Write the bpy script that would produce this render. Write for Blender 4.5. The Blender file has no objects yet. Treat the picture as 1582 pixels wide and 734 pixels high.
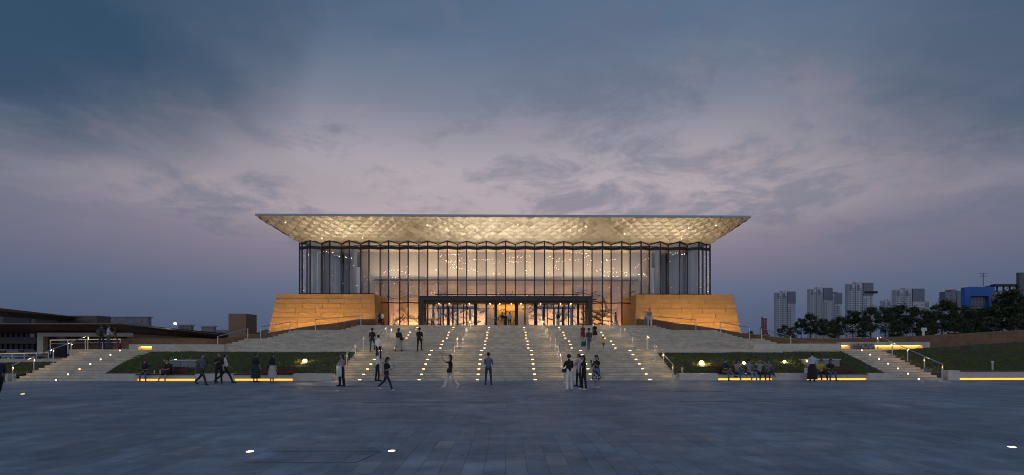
import bpy, bmesh, math, random
import numpy as np
from mathutils import Vector, Matrix, Euler, noise as mnoise

random.seed(7); np.random.seed(7)
R = math.radians
scene = bpy.context.scene
COL = scene.collection

# ------------------------------------------------------------------ camera
F_PX, CX, HY, CAMH, YAW = 762.0, 795.0, 532.0, 2.1, R(0.9)     # focal length and principal point in the photo's pixels
cam_d = bpy.data.cameras.new('camera'); cam = bpy.data.objects.new('camera', cam_d); COL.objects.link(cam)
cam.location = (0, 0, CAMH); cam.rotation_euler = (R(90), 0, -YAW)
cam_d.sensor_width = 36.0; cam_d.lens = F_PX / 1582 * 36.0
cam_d.shift_x = (791 - CX) / 1582; cam_d.shift_y = (HY - 367) / 1582
cam_d.clip_start = 0.1; cam_d.clip_end = 6000
scene.camera = cam

# ------------------------------------------------------------------ dusk sky
world = bpy.data.worlds.new('World'); scene.world = world; world.use_nodes = True
wt = world.node_tree; wt.nodes.clear(); WN, WL = wt.nodes, wt.links
def wn(t, **k):
    n = WN.new(t)
    for a, v in k.items(): setattr(n, a, v)
    return n
def wmath(op, a, b=None, c=None, clamp=False):
    n = wn('ShaderNodeMath', operation=op, use_clamp=clamp)
    for i, v in enumerate((a, b, c)):
        if v is None: continue
        if isinstance(v, (int, float)): n.inputs[i].default_value = v
        else: WL.new(v, n.inputs[i])
    return n.outputs[0]
def wramp(fac, stops):
    n = wn('ShaderNodeValToRGB'); WL.new(fac, n.inputs[0]); e = n.color_ramp.elements
    n.color_ramp.interpolation = 'EASE' if len(stops) == 2 else 'LINEAR'
    while len(e) < len(stops): e.new(0.5)
    for el, (p, c) in zip(e, stops): el.position = p; el.color = (*c, 1) if len(c) == 3 else c
    return n.outputs[0]
def wmix(f, a, b, mode='MIX'):
    n = wn('ShaderNodeMix', data_type='RGBA', blend_type=mode)
    if isinstance(f, (int, float)): n.inputs[0].default_value = f
    else: WL.new(f, n.inputs[0])
    for i, v in ((6, a), (7, b)):
        if isinstance(v, tuple): n.inputs[i].default_value = (*v, 1)
        else: WL.new(v, n.inputs[i])
    return n.outputs[2]
tc = wn('ShaderNodeTexCoord'); sep = wn('ShaderNodeSeparateXYZ'); WL.new(tc.outputs['Generated'], sep.inputs[0])
dx, dy, dz = sep.outputs
zc = wmath('MAXIMUM', dz, 0.0)
hl = wmath('SQRT', wmath('ADD', wmath('MULTIPLY', dx, dx), wmath('ADD', wmath('MULTIPLY', dy, dy), 1e-5)))
azc = wmath('DIVIDE', dy, hl)                                    # 1 towards the afterglow behind the hall
den = wmath('ADD', zc, 0.16)
comb = wn('ShaderNodeCombineXYZ'); WL.new(wmath('DIVIDE', dx, den), comb.inputs[0]); WL.new(wmath('DIVIDE', dy, den), comb.inputs[1])
def wnoise(scale, detail, rough, off, dist=0.0, sy=1.0):
    m = wn('ShaderNodeMapping'); WL.new(comb.outputs[0], m.inputs[0]); m.inputs['Location'].default_value = off; m.inputs['Scale'].default_value = (1, sy, 1)
    n = wn('ShaderNodeTexNoise'); WL.new(m.outputs[0], n.inputs['Vector'])
    n.inputs['Scale'].default_value = scale; n.inputs['Detail'].default_value = detail
    n.inputs['Roughness'].default_value = rough; n.inputs['Distortion'].default_value = dist
    return n.outputs[0]
side = wramp(zc, [(0.0, (.050, .085, .155)), (.08, (.076, .110, .192)), (.17, (.145, .152, .230)), (.27, (.172, .190, .250)), (.38, (.125, .155, .228)), (.50, (.080, .132, .215)), (.70, (.078, .138, .228))])
rose = wramp(zc, [(0.0, (.056, .092, .172)), (.06, (.076, .110, .200)), (.11, (.120, .142, .232)), (.16, (.205, .182, .252)), (.20, (.270, .228, .282)), (.25, (.480, .395, .430)), (.33, (.430, .380, .420)), (.43, (.200, .222, .295)), (.53, (.105, .160, .248)), (.70, (.078, .138, .228))])
glow = wramp(azc, [(.62, (0, 0, 0)), (.99, (1, 1, 1))])
sky = wmix(glow, side, rose)
big = wramp(wnoise(.62, 3, .5, (12.95, 8.65, 0), .6), [(.46, (0, 0, 0)), (.66, (1, 1, 1))])                # broad dark veils
sky = wmix(wmath('MULTIPLY', wmath('MULTIPLY', big, wramp(zc, [(.16, (0, 0, 0)), (.44, (1, 1, 1))])), .45), sky, (.026, .058, .108))
sm = wramp(wnoise(2.7, 9, .66, (5.1, 9.9, 8), .35), [(.45, (0, 0, 0)), (.66, (1, 1, 1))])                 # ragged blue-grey clouds
mid = wramp(zc, [(.08, (0, 0, 0)), (.22, (1, 1, 1))])
sky = wmix(wmath('MULTIPLY', wmath('MULTIPLY', sm, mid), .58), sky, (.125, .152, .225))
wi = wramp(wnoise(2.6, 8, .62, (8.3, 5.1, 4), .6, 1.4), [(.50, (0, 0, 0)), (.72, (1, 1, 1))])   # thin rosy wisps
band = wramp(zc, [(.12, (0, 0, 0)), (.30, (1, 1, 1))])
fall = wramp(zc, [(.30, (1, 1, 1)), (.56, (.15, .15, .15))])
sky = wmix(wmath('MULTIPLY', wmath('MULTIPLY', wi, wmath('MULTIPLY', band, fall)), .34), sky, (.400, .310, .335))
ragged = wmath('MULTIPLY_ADD', wnoise(1.1, 5, .58, (4.4, 2.9, 1), .8), 1.1, -.55)
for bx, by, rr_, amt in ((-1.12, 1.08, .78, .92), (1.35, 1.15, .80, .50), (-.25, .72, .42, .45)):     # the heavy cloud banks overhead
    vd = wn('ShaderNodeVectorMath', operation='DISTANCE'); WL.new(comb.outputs[0], vd.inputs[0]); vd.inputs[1].default_value = (bx, by, 0)
    bank = wramp(wmath('ADD', wmath('DIVIDE', vd.outputs['Value'], rr_), ragged), [(.25, (1, 1, 1)), (1.0, (0, 0, 0))])
    sky = wmix(wmath('MULTIPLY', bank, amt), sky, (.026, .068, .128))
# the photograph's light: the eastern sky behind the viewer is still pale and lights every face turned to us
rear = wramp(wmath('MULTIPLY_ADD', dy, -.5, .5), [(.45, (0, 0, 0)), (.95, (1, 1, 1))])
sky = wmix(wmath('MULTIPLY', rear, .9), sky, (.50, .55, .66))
nish = wn('ShaderNodeTexSky', sky_type='NISHITA'); nish.sun_disc = False
nish.sun_elevation = R(-3.0); nish.sun_rotation = R(0.0)
addn = wn('ShaderNodeMix', data_type='RGBA', blend_type='ADD'); addn.inputs[0].default_value = .05
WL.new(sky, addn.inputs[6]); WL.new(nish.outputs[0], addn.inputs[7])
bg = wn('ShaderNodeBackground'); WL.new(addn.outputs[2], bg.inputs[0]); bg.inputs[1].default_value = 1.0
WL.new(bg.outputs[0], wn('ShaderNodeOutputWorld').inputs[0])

scene.view_settings.view_transform = 'Standard'; scene.view_settings.look = 'None'
scene.view_settings.exposure = 0.0; scene.view_settings.gamma = 1.0
try: scene.view_settings.use_curve_mapping = False
except Exception: pass
scene.cycles.use_denoising = True; scene.cycles.pixel_filter_type = 'BLACKMAN_HARRIS'; scene.cycles.filter_width = 1.0
scene.cycles.max_bounces = 6; scene.cycles.diffuse_bounces = 3; scene.cycles.glossy_bounces = 3
scene.cycles.transparent_max_bounces = 24; scene.cycles.transmission_bounces = 4
scene.cycles.sample_clamp_indirect = 4.0; scene.cycles.use_light_tree = True
scene.cycles.caustics_reflective = False; scene.cycles.caustics_refractive = False

# ------------------------------------------------------------------ helpers
def W(px, py, Y):
    """where the line of sight through a photo pixel meets the vertical plane at depth Y"""
    u = (px - CX) / F_PX
    t = Y / (math.cos(YAW) - u * math.sin(YAW))
    return Vector((t * (math.sin(YAW) + u * math.cos(YAW)), Y, CAMH + t * (HY - py) / F_PX))
def WX(px, Y): return W(px, HY, Y).x
def WZ(py, Y, px=783): return W(px, py, Y).z
def ground_Y(py, px=783, z=0.0):
    u = (px - CX) / F_PX
    t = (CAMH - z) * F_PX / (py - HY)
    return t * (math.cos(YAW) - u * math.sin(YAW))

_M = {}
def mat(name, col, rough=.7, metal=0.0, var=.0, scale=3.0, bump=0.0, bscale=30.0, emit=None, est=0.0, coat=0, spec=.5, dist=.02):
    if name in _M: return _M[name]
    m = bpy.data.materials.new(name); m.use_nodes = True; _M[name] = m
    nt = m.node_tree; b = nt.nodes['Principled BSDF']
    b.inputs['Roughness'].default_value = rough; b.inputs['Metallic'].default_value = metal
    b.inputs['Specular IOR Level'].default_value = spec
    b.inputs['Base Color'].default_value = (*col, 1)
    t = nt.nodes.new('ShaderNodeTexCoord')
    if var > 0:
        n = nt.nodes.new('ShaderNodeTexNoise'); n.inputs['Scale'].default_value = scale; n.inputs['Detail'].default_value = 6; n.inputs['Roughness'].default_value = .62
        g = nt.nodes.new('ShaderNodeNewGeometry'); nt.links.new(g.outputs['Position'], n.inputs['Vector'])
        oi = nt.nodes.new('ShaderNodeObjectInfo')
        mr = nt.nodes.new('ShaderNodeMapRange'); mr.inputs[1].default_value = .3; mr.inputs[2].default_value = .7
        mr.inputs[3].default_value = 1 - var; mr.inputs[4].default_value = 1 + var; nt.links.new(n.outputs[0], mr.inputs[0])
        mr2 = nt.nodes.new('ShaderNodeMapRange'); mr2.inputs[3].default_value = 1 - var * .7; mr2.inputs[4].default_value = 1 + var * .7
        nt.links.new(oi.outputs['Random'], mr2.inputs[0])
        mu = nt.nodes.new('ShaderNodeMath'); mu.operation = 'MULTIPLY'; nt.links.new(mr.outputs[0], mu.inputs[0]); nt.links.new(mr2.outputs[0], mu.inputs[1])
        vm = nt.nodes.new('ShaderNodeVectorMath'); vm.operation = 'SCALE'; vm.inputs[0].default_value = col; nt.links.new(mu.outputs[0], vm.inputs['Scale'])
        nt.links.new(vm.outputs[0], b.inputs['Base Color'])
    if bump > 0:
        n2 = nt.nodes.new('ShaderNodeTexNoise'); n2.inputs['Scale'].default_value = bscale; n2.inputs['Detail'].default_value = 5
        g2 = nt.nodes.new('ShaderNodeNewGeometry'); nt.links.new(g2.outputs['Position'], n2.inputs['Vector'])
        bp = nt.nodes.new('ShaderNodeBump'); bp.inputs['Strength'].default_value = bump; bp.inputs['Distance'].default_value = dist
        nt.links.new(n2.outputs[0], bp.inputs['Height']); nt.links.new(bp.outputs[0], b.inputs['Normal'])
    if emit:
        b.inputs['Emission Color'].default_value = (*emit, 1); b.inputs['Emission Strength'].default_value = est
    return m

def glassmat(name, tint, refl=1.0, rough=.02, f0=.06):
    """thin architectural glazing: clear sheet with a Fresnel mirror on it"""
    m = bpy.data.materials.new(name); m.use_nodes = True; _M[name] = m
    nt = m.node_tree; nt.nodes.clear(); N, L = nt.nodes, nt.links
    o = N.new('ShaderNodeOutputMaterial'); mx = N.new('ShaderNodeMixShader'); tr = N.new('ShaderNodeBsdfTransparent'); gl = N.new('ShaderNodeBsdfGlossy')
    tr.inputs[0].default_value = (*tint, 1); gl.inputs['Roughness'].default_value = rough; gl.inputs[0].default_value = (.9, .95, 1, 1)
    lw = N.new('ShaderNodeLayerWeight'); lw.inputs[0].default_value = .25
    mr = N.new('ShaderNodeMapRange'); mr.inputs[3].default_value = f0; mr.inputs[4].default_value = .55 * refl; L.new(lw.outputs['Fresnel'], mr.inputs[0])
    L.new(mr.outputs[0], mx.inputs[0]); L.new(tr.outputs[0], mx.inputs[1]); L.new(gl.outputs[0], mx.inputs[2]); L.new(mx.outputs[0], o.inputs[0])
    return m

def stone(name, col, bw, bh, var=.1, joint=.6, rough=.75, axis='wall', mortar=.012):
    """stone facing with fine joints laid out in world metres"""
    m = bpy.data.materials.new(name); m.use_nodes = True; _M[name] = m
    nt = m.node_tree; N, L = nt.nodes, nt.links; b = N['Principled BSDF']; b.inputs['Roughness'].default_value = rough
    g = N.new('ShaderNodeNewGeometry'); sp = N.new('ShaderNodeSeparateXYZ'); L.new(g.outputs['Position'], sp.inputs[0])
    cb = N.new('ShaderNodeCombineXYZ')
    if axis == 'wall':
        ad = N.new('ShaderNodeMath'); ad.operation = 'ADD'; L.new(sp.outputs[0], ad.inputs[0]); L.new(sp.outputs[1], ad.inputs[1]); L.new(ad.outputs[0], cb.inputs[0]); L.new(sp.outputs[2], cb.inputs[1])
    else:
        L.new(sp.outputs[0], cb.inputs[0]); L.new(sp.outputs[1], cb.inputs[1])
    br = N.new('ShaderNodeTexBrick'); L.new(cb.outputs[0], br.inputs[0]); br.inputs['Scale'].default_value = 1
    br.inputs['Brick Width'].default_value = bw; br.inputs['Row Height'].default_value = bh; br.inputs['Mortar Size'].default_value = mortar; br.inputs['Mortar Smooth'].default_value = .1
    c = Vector(col); br.inputs[1].default_value = (*(c * (1 + var)), 1); br.inputs[2].default_value = (*(c * (1 - var)), 1); br.inputs[3].default_value = (*(c * joint), 1)
    n = N.new('ShaderNodeTexNoise'); n.inputs['Scale'].default_value = 1.7; n.inputs['Detail'].default_value = 7; n.inputs['Roughness'].default_value = .65; L.new(g.outputs['Position'], n.inputs[0])
    mr = N.new('ShaderNodeMapRange'); mr.inputs[1].default_value = .3; mr.inputs[2].default_value = .7; mr.inputs[3].default_value = .72; mr.inputs[4].default_value = 1.20; L.new(n.outputs[0], mr.inputs[0])
    vm = N.new('ShaderNodeVectorMath'); vm.operation = 'SCALE'; L.new(br.outputs[0], vm.inputs[0]); L.new(mr.outputs[0], vm.inputs['Scale']); L.new(vm.outputs[0], b.inputs['Base Color'])
    n2 = N.new('ShaderNodeTexNoise'); n2.inputs['Scale'].default_value = 25; n2.inputs['Detail'].default_value = 4; L.new(g.outputs['Position'], n2.inputs[0])
    bp = N.new('ShaderNodeBump'); bp.inputs['Strength'].default_value = .35; bp.inputs['Distance'].default_value = .02; L.new(n2.outputs[0], bp.inputs['Height']); L.new(bp.outputs[0], b.inputs['Normal'])
    return m

class MB:
    """collects boxes, bars, tubes and prisms into one mesh object"""
    def __init__(s): s.v, s.f, s.m = [], [], []
    def add(s, vs, fs, mi=0):
        o = len(s.v); s.v += [tuple(v) for v in vs]; s.f += [tuple(i + o for i in f) for f in fs]; s.m += [mi] * len(fs)
    def box(s, x0, x1, y0, y1, z0, z1, mi=0):
        s.add([(x0, y0, z0), (x1, y0, z0), (x1, y1, z0), (x0, y1, z0), (x0, y0, z1), (x1, y0, z1), (x1, y1, z1), (x0, y1, z1)],
              [(0, 3, 2, 1), (4, 5, 6, 7), (0, 1, 5, 4), (1, 2, 6, 5), (2, 3, 7, 6), (3, 0, 4, 7)], mi)
    def prism(s, poly, z0, z1, mi=0):
        """plan polygon; z0 / z1 numbers or one per corner"""
        n = len(poly); a = z0 if isinstance(z0, (list, tuple)) else [z0] * n; b = z1 if isinstance(z1, (list, tuple)) else [z1] * n
        area = sum(poly[i][0] * poly[(i + 1) % n][1] - poly[(i + 1) % n][0] * poly[i][1] for i in range(n))
        if area < 0: poly = poly[::-1]; a = list(a)[::-1]; b = list(b)[::-1]
        vs = [(p[0], p[1], z) for p, z in zip(poly, a)] + [(p[0], p[1], z) for p, z in zip(poly, b)]
        s.add(vs, [tuple(range(n))[::-1], tuple(range(n, 2 * n))] + [(i, (i + 1) % n, n + (i + 1) % n, n + i) for i in range(n)], mi)
    def tube(s, p0, p1, r0, r1=None, n=8, mi=0, caps=True):
        r1 = r0 if r1 is None else r1; p0, p1 = Vector(p0), Vector(p1); d = (p1 - p0)
        if d.length < 1e-6: return
        d.normalize(); a = d.orthogonal().normalized(); b = d.cross(a)
        vs = []
        for p, r in ((p0, r0), (p1, r1)):
            for i in range(n):
                t = 2 * math.pi * i / n; vs.append(p + (a * math.cos(t) + b * math.sin(t)) * r)
        fs = [(i, (i + 1) % n, n + (i + 1) % n, n + i) for i in range(n)]
        if caps: fs += [tuple(range(n))[::-1], tuple(range(n, 2 * n))]
        s.add(vs, fs, mi)
    def bar(s, p0, p1, w, h, mi=0):
        p0, p1 = Vector(p0), Vector(p1); d = (p1 - p0).normalized()
        up = Vector((0, 0, 1)) if abs(d.z) < .95 else Vector((0, 1, 0))
        a = d.cross(up).normalized() * (w / 2); b = a.cross(d).normalized() * (h / 2)
        vs = [p + sa * a + sb * b for p in (p0, p1) for sa, sb in ((-1, -1), (1, -1), (1, 1), (-1, 1))]
        s.add(vs, [(3, 2, 1, 0), (4, 5, 6, 7), (0, 1, 5, 4), (1, 2, 6, 5), (2, 3, 7, 6), (3, 0, 4, 7)], mi)
    def ball(s, c, r, mi=0, seg=8, rings=5):
        c = Vector(c); rx, ry, rz = (r, r, r) if isinstance(r, (int, float)) else r
        vs = [c + Vector((0, 0, rz))]
        for j in range(1, rings):
            t = math.pi * j / rings
            for i in range(seg):
                q = 2 * math.pi * i / seg; vs.append(c + Vector((rx * math.sin(t) * math.cos(q), ry * math.sin(t) * math.sin(q), rz * math.cos(t))))
        vs.append(c - Vector((0, 0, rz))); fs = [(0, 1 + i, 1 + (i + 1) % seg) for i in range(seg)]
        for j in range(rings - 2):
            for i in range(seg):
                a = 1 + j * seg + i; b2 = 1 + j * seg + (i + 1) % seg; fs.append((a, a + seg, b2 + seg, b2))
        l = len(vs) - 1; fs += [(l, l - seg + (i + 1) % seg, l - seg + i) for i in range(seg)]
        s.add(vs, fs, mi)
    def mesh(s, name, mats):
        me = bpy.data.meshes.new(name); me.from_pydata(s.v, [], s.f)
        for m in (mats if isinstance(mats, (list, tuple)) else [mats]): me.materials.append(m)
        if any(s.m): me.polygons.foreach_set('material_index', s.m)
        me.update(); return me
    def build(s, name, mats, parent=None, smooth=False):
        me = s.mesh(name, mats)
        if smooth: me.polygons.foreach_set('use_smooth', [True] * len(me.polygons))
        return link(name, me, parent)
def link(name, me, parent=None, loc=None):
    o = bpy.data.objects.new(name, me); COL.objects.link(o)
    if loc is not None: o.location = loc
    if parent: 
        o.parent = parent
        # parts are modelled in world metres: undo a parent's placement
        if loc is None:
            L = parent.location.copy(); p = parent.parent; loc_ = parent.get('_local')
            while p: L += p.location; loc_ = loc_ or p.get('_local'); p = p.parent
            if not loc_: o.location = -L
    return o
def tag(o, label=None, cat=None, group=None, kind=None):
    if label: o['label'] = label
    if cat: o['category'] = cat
    if group: o['group'] = group
    if kind: o['kind'] = kind
    return o
def empty(name, loc=(0, 0, 0), label=None, cat=None, group=None, kind=None):
    o = bpy.data.objects.new(name, None); COL.objects.link(o); o.location = loc; o.empty_display_size = .2
    return tag(o, label, cat, group, kind)
def area(name, loc, size, sy, power, col, direction, parent, spread=180):
    d = bpy.data.lights.new(name, 'AREA'); d.shape = 'RECTANGLE'; d.size = size; d.size_y = sy; d.energy = power; d.color = col; d.spread = R(spread)
    o = bpy.data.objects.new(name, d); COL.objects.link(o); o.location = loc
    o.rotation_euler = Vector(direction).to_track_quat('-Z', 'Y').to_euler()
    if parent:
        o.parent = parent; o.location = Vector(loc) - parent.location
    return o
def point(name, loc, power, col, parent=None, r=.05):
    d = bpy.data.lights.new(name, 'POINT'); d.energy = power; d.color = col; d.shadow_soft_size = r
    o = bpy.data.objects.new(name, d); COL.objects.link(o); o.location = loc
    if parent: o.parent = parent; o.location = Vector(loc) - parent.location
    return o

# ------------------------------------------------------------------ materials
limestone = stone('limestone', (.50, .45, .38), 2.4, .9, .06, .75)
stepstone = stone('step_stone', (.52, .46, .375), 1.9, .135, .09, .68, mortar=.008)
pavebase = mat('paving_joint', (.05, .055, .06), .9, var=.2)
wallstone = mat('pale_stone', (.50, .46, .41), .8, var=.12, scale=2.2, bump=.3)
podstone = mat('warm_sandstone', (.45, .255, .105), .75, var=.11, scale=1.8, bump=.35, bscale=18)
earth = stone('terracotta_band', (.20, .105, .055), 1.6, .35, .08, .7)
brownwall = stone('brown_cladding', (.23, .125, .07), 2.0, .7, .05, .75)
grassdirt = mat('soil', (.045, .04, .025), .95, var=.3, scale=1.5, bump=.6, bscale=8)
steel = mat('brushed_steel', (.55, .55, .56), .32, 1.0, var=.05)
darkmetal = mat('dark_bronze_frame', (.022, .022, .027), .42, .6)
roofmetal = mat('zinc_roof_edge', (.32, .36, .42), .45, .3, var=.05)
soffitm = mat('champagne_panel', (.60, .49, .32), .45, .25, var=.16, scale=.6, bump=.3, bscale=40)
woodred = mat('red_brown_timber', (.075, .022, .016), .55, var=.25, scale=6)
ledm = mat('amber_led', (.9, .6, .2), .5, emit=(1.0, .47, .045), est=1.5)
lampw = mat('warm_lens', (1, .9, .7), .4, emit=(1.0, .64, .29), est=4.4)
flood = mat('flood_lens', (1, .9, .6), .4, emit=(1.0, .66, .25), est=30)
starm = mat('star_bulb', (1, .9, .7), .4, emit=(1.0, .82, .55), est=7)
glass = glassmat('facade_glass', (.92, .92, .92), f0=.09)
glass_b = glassmat('facade_glass_reflection_tint', (.70, .655, .665), f0=.12)  # darker mauve tint stands in for sky reflected by the left-facing folds
doorglass = glassmat('door_glass', (.80, .82, .86), 1.2, f0=.12)
darkglass = mat('dark_window', (.014, .02, .03), .25, 0, spec=.25)
white = mat('off_white', (.62, .62, .6), .6, var=.05)
# ------------------------------------------------------------------ plaza
RIS, TR = .135, .385
D0 = 28.5
g = MB(); g.add([(-2500, -300, -.06), (2500, -300, -.06), (2500, 4000, -.06), (-2500, 4000, -.06)], [(0, 1, 2, 3)])
tag(g.build('ground', mat('ground_earth', (.15, .15, .145), .9, var=.2, scale=.1)), kind='structure')
plaza = empty('plaza', (0, 0, 0), kind='structure')
b = MB(); b.box(-75, 75, -20, D0 + .5, -.05, -.012); b.build('bedding', pavebase, plaza)
def pavemat(i):
    base = [(.184, .232, .308), (.192, .236, .306), (.178, .228, .306), (.236, .262, .312), (.208, .234, .286)][i]
    m = mat('granite_paver_%d' % i, base, .5, var=.22, scale=1.1, bump=.5, bscale=22, dist=.012, spec=.28)
    nt = m.node_tree; bs = nt.nodes['Principled BSDF']; gg = nt.nodes.new('ShaderNodeNewGeometry')
    mp = nt.nodes.new('ShaderNodeMapping'); mp.inputs['Scale'].default_value = (.25, 1.6, 1); nt.links.new(gg.outputs['Position'], mp.inputs[0])
    n = nt.nodes.new('ShaderNodeTexNoise'); n.inputs['Scale'].default_value = 1.4; n.inputs['Detail'].default_value = 6; nt.links.new(mp.outputs[0], n.inputs[0])
    mr = nt.nodes.new('ShaderNodeMapRange'); mr.inputs[1].default_value = .3; mr.inputs[2].default_value = .7; mr.inputs[3].default_value = .52; mr.inputs[4].default_value = .82; nt.links.new(n.outputs[0], mr.inputs[0]); nt.links.new(mr.outputs[0], bs.inputs['Roughness'])
    n3 = nt.nodes.new('ShaderNodeTexNoise'); n3.inputs['Scale'].default_value = .22; n3.inputs['Detail'].default_value = 7; n3.inputs['Roughness'].default_value = .7; nt.links.new(gg.outputs['Position'], n3.inputs[0])   # worn and stained areas
    mr3 = nt.nodes.new('ShaderNodeMapRange'); mr3.inputs[1].default_value = .35; mr3.inputs[2].default_value = .65; mr3.inputs[3].default_value = .68; mr3.inputs[4].default_value = 1.22; nt.links.new(n3.outputs[0], mr3.inputs[0])
    lk = bs.inputs['Base Color'].links[0].from_socket; vm = nt.nodes.new('ShaderNodeVectorMath'); vm.operation = 'SCALE'; nt.links.new(lk, vm.inputs[0]); vo = nt.nodes.new('ShaderNodeTexVoronoi'); vo.inputs['Scale'].default_value = 1.6; nt.links.new(gg.outputs['Position'], vo.inputs['Vector']); mv = nt.nodes.new('ShaderNodeMapRange'); mv.inputs[1].default_value = .035; mv.inputs[2].default_value = .075; mv.inputs[3].default_value = .5; mv.inputs[4].default_value = 1.0; nt.links.new(vo.outputs['Distance'], mv.inputs[0]); mm = nt.nodes.new('ShaderNodeMath'); mm.operation = 'MULTIPLY'; nt.links.new(mv.outputs[0], mm.inputs[0]); nt.links.new(mr3.outputs[0], mm.inputs[1]); nt.links.new(mm.outputs[0], vm.inputs['Scale']); nt.links.new(vm.outputs[0], bs.inputs['Base Color'])
    return m
pavs = [pavemat(i) for i in range(5)]
tiles = []
rng = random.Random(3)
YB = 16.2
for zone in (0, 1):
    cw = .365 if zone == 0 else .72
    y0, y1 = (5.5, YB) if zone == 0 else (YB, D0 - .02)
    xm = 44 if zone else 26
    c = -int(xm / cw)
    while c * cw < xm:
        xa = c * cw - 0.02; y = y0 - (rng.random() * .5 if zone == 0 else 0); k = 0
        while y < y1 - .01:
            ln = (rng.choice([.365, .365, .55, .73]) if zone == 0 else (.98 if (k + (c % 2) * 0) % 3 else 1.1))
            ye = min(y + ln, y1)
            if zone == 1 and y1 - ye < .3: ye = y1
            ya = max(y, y0)
            if ye - ya > .05 and abs((xa + cw / 2)) < 1.16 * ye + 1.5: tiles.append((xa, xa + cw, ya, ye, zone))
            y = ye; k += 1
        c += 1
tiles.sort(key=lambda t: -((t[1] - t[0]) * (t[3] - t[2]) / max(7.9, (t[2] + t[3]) / 2) ** 3 if (t[3] > 7.7 and abs(t[0] + t[1]) / 2 < 1.06 * (t[2] + t[3]) / 2) else 0))
box_cache = {}
restm = MB()
for i, (xa, xb, ya, yb, zn) in enumerate(tiles):
    mi = rng.choices(range(5), [6, 5, 6, 1.2, 3])[0] if zn == 0 else rng.choices(range(5), [5, 5, 6, .8, 3])[0]
    j = .0022; dz = rng.uniform(-.0015, .0015)
    if i < 300:
        key = (round(xb - xa, 3), round(yb - ya, 2), mi)
        if key not in box_cache:
            q = MB(); w, l = (xb - xa) / 2 - j, (yb - ya) / 2 - j; e = .004
            q.add([(-w, -l, -.03), (w, -l, -.03), (w, l, -.03), (-w, l, -.03), (-w, -l, -e), (w, -l, -e), (w, l, -e), (-w, l, -e), (-w + e, -l + e, 0), (w - e, -l + e, 0), (w - e, l - e, 0), (-w + e, l - e, 0)],
                  [(0, 1, 5, 4), (1, 2, 6, 5), (2, 3, 7, 6), (3, 0, 4, 7), (4, 5, 9, 8), (5, 6, 10, 9), (6, 7, 11, 10), (7, 4, 8, 11), (8, 9, 10, 11)])
            box_cache[key] = q.mesh('paver', pavs[mi])
        link('paver', box_cache[key], plaza, ((xa + xb) / 2, (ya + yb) / 2, dz))
    else:
        x0, x1, y0, y1 = xa + j, xb - j, ya + j, yb - j
        restm.add([(x0, y0, -.03), (x1, y0, -.03), (x1, y1, -.03), (x0, y1, -.03), (x0, y0, dz), (x1, y0, dz), (x1, y1, dz), (x0, y1, dz)],
                  [(0, 1, 5, 4), (1, 2, 6, 5), (2, 3, 7, 6), (3, 0, 4, 7), (4, 5, 6, 7)], mi)
tag(restm.build('paver_field', pavs, plaza), kind='stuff')
# dark drain slots let into the paving
for px0, px1, py in ((432, 690, 597), (560, 800, 621.5), (1050, 1195, 620), (1040, 1120, 605)):
    Y = ground_Y(py, (px0 + px1) / 2); q = MB(); q.box(WX(px0, Y), WX(px1, Y), Y - .05, Y + .05, -.006, .006); q.build('drain_slot', mat('drain_iron', (.02, .02, .022), .6), plaza)
# access hatch outlined in the paving
for (pa, pb) in (((378, 715), (550, 715)), ((422, 697.5), (588, 697.5)), ((550, 715), (588, 697.5))):
    A, C = Vector((WX(pa[0], ground_Y(*pa[::-1])), ground_Y(*pa[::-1]), .0)), Vector((WX(pb[0], ground_Y(*pb[::-1])), ground_Y(*pb[::-1]), .0)); q = MB(); q.bar(A, C, .013, .012); q.build('hatch_frame', mat('hatch_iron', (.06, .065, .075), .6), plaza)
# flush ground lights
GL = [(386, 698, 'round flush ground light in the dark paving, left of the two close together'), (605, 697, 'round flush ground light in the dark paving, right of the two close together'),
      (1563, 691, 'round flush ground light at the far right of the plaza paving'), (35, 609, 'small flush ground light near the walking man at the left edge')]
for px, py, lab in GL:
    Y = ground_Y(py, px); t = empty('ground_light', (WX(px, Y), Y, 0), lab, 'ground light', 'lights let into the plaza paving')
    q = MB(); q.tube((t.location.x, Y, -.03), (t.location.x, Y, .006), .085, n=20); q.build('rim', steel, t)
    q = MB(); q.tube((t.location.x, Y, 0), (t.location.x, Y, .009), .066, n=20); q.build('lens', mat('ground_lens', (1, .9, .7), .4, emit=(1, .72, .38), est=6), t)

# ------------------------------------------------------------------ stairs
BND = [(33.0, 22.6), (37.2, 22.4), (39.5, 20.9), (41.7, 20.1), (43.6, 18.8), (46.0, 15.4), (47.2, 14.35), (54.0, 14.35)]
def XB(Y):
    for (a, xa), (c, xc) in zip(BND, BND[1:]):
        if Y <= c: return xa + (xc - xa) * max(0, (Y - a)) / (c - a)
    return BND[-1][1]
LANDZ = 13 * RIS
FL = [(D0, 13, 0.0), (37.6, 6, LANDZ), (41.7, 6, LANDZ + 6 * RIS), (46.0, 4, LANDZ + 12 * RIS)]
TOPZ = LANDZ + 16 * RIS
STEPS = []      # (front Y, back Y, top z)
for fi, (y0, n, z0) in enumerate(FL):
    nxt = FL[fi + 1][0] if fi + 1 < len(FL) else 60.0
    for k in range(n):
        STEPS.append((y0 + k * TR, y0 + (k + 1) * TR if k < n - 1 else nxt, z0 + (k + 1) * RIS, fi, k))
def stair_z(Y):
    z = 0.0
    for a, c, zz, _, _ in STEPS:
        if Y >= a: z = zz
    return z
LIGHT_X = [-8.45, -5.05, -1.70, 1.64, 4.95, 8.30]
lens_frame = mat('step_light_trim', (.05, .045, .04), .4, .8)
def step_light(x, yf, z, parent, w=.085, h=.020):
    q = MB()
    q.box(x - w - .025, x + w + .025, yf - .010, yf + .02, z - h - .018, z + h + .018, 0)
    q.box(x - w, x + w, yf - .014, yf + .01, z - h, z + h, 1)
    q.build('step_light', [lens_frame, lampw], parent)
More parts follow.
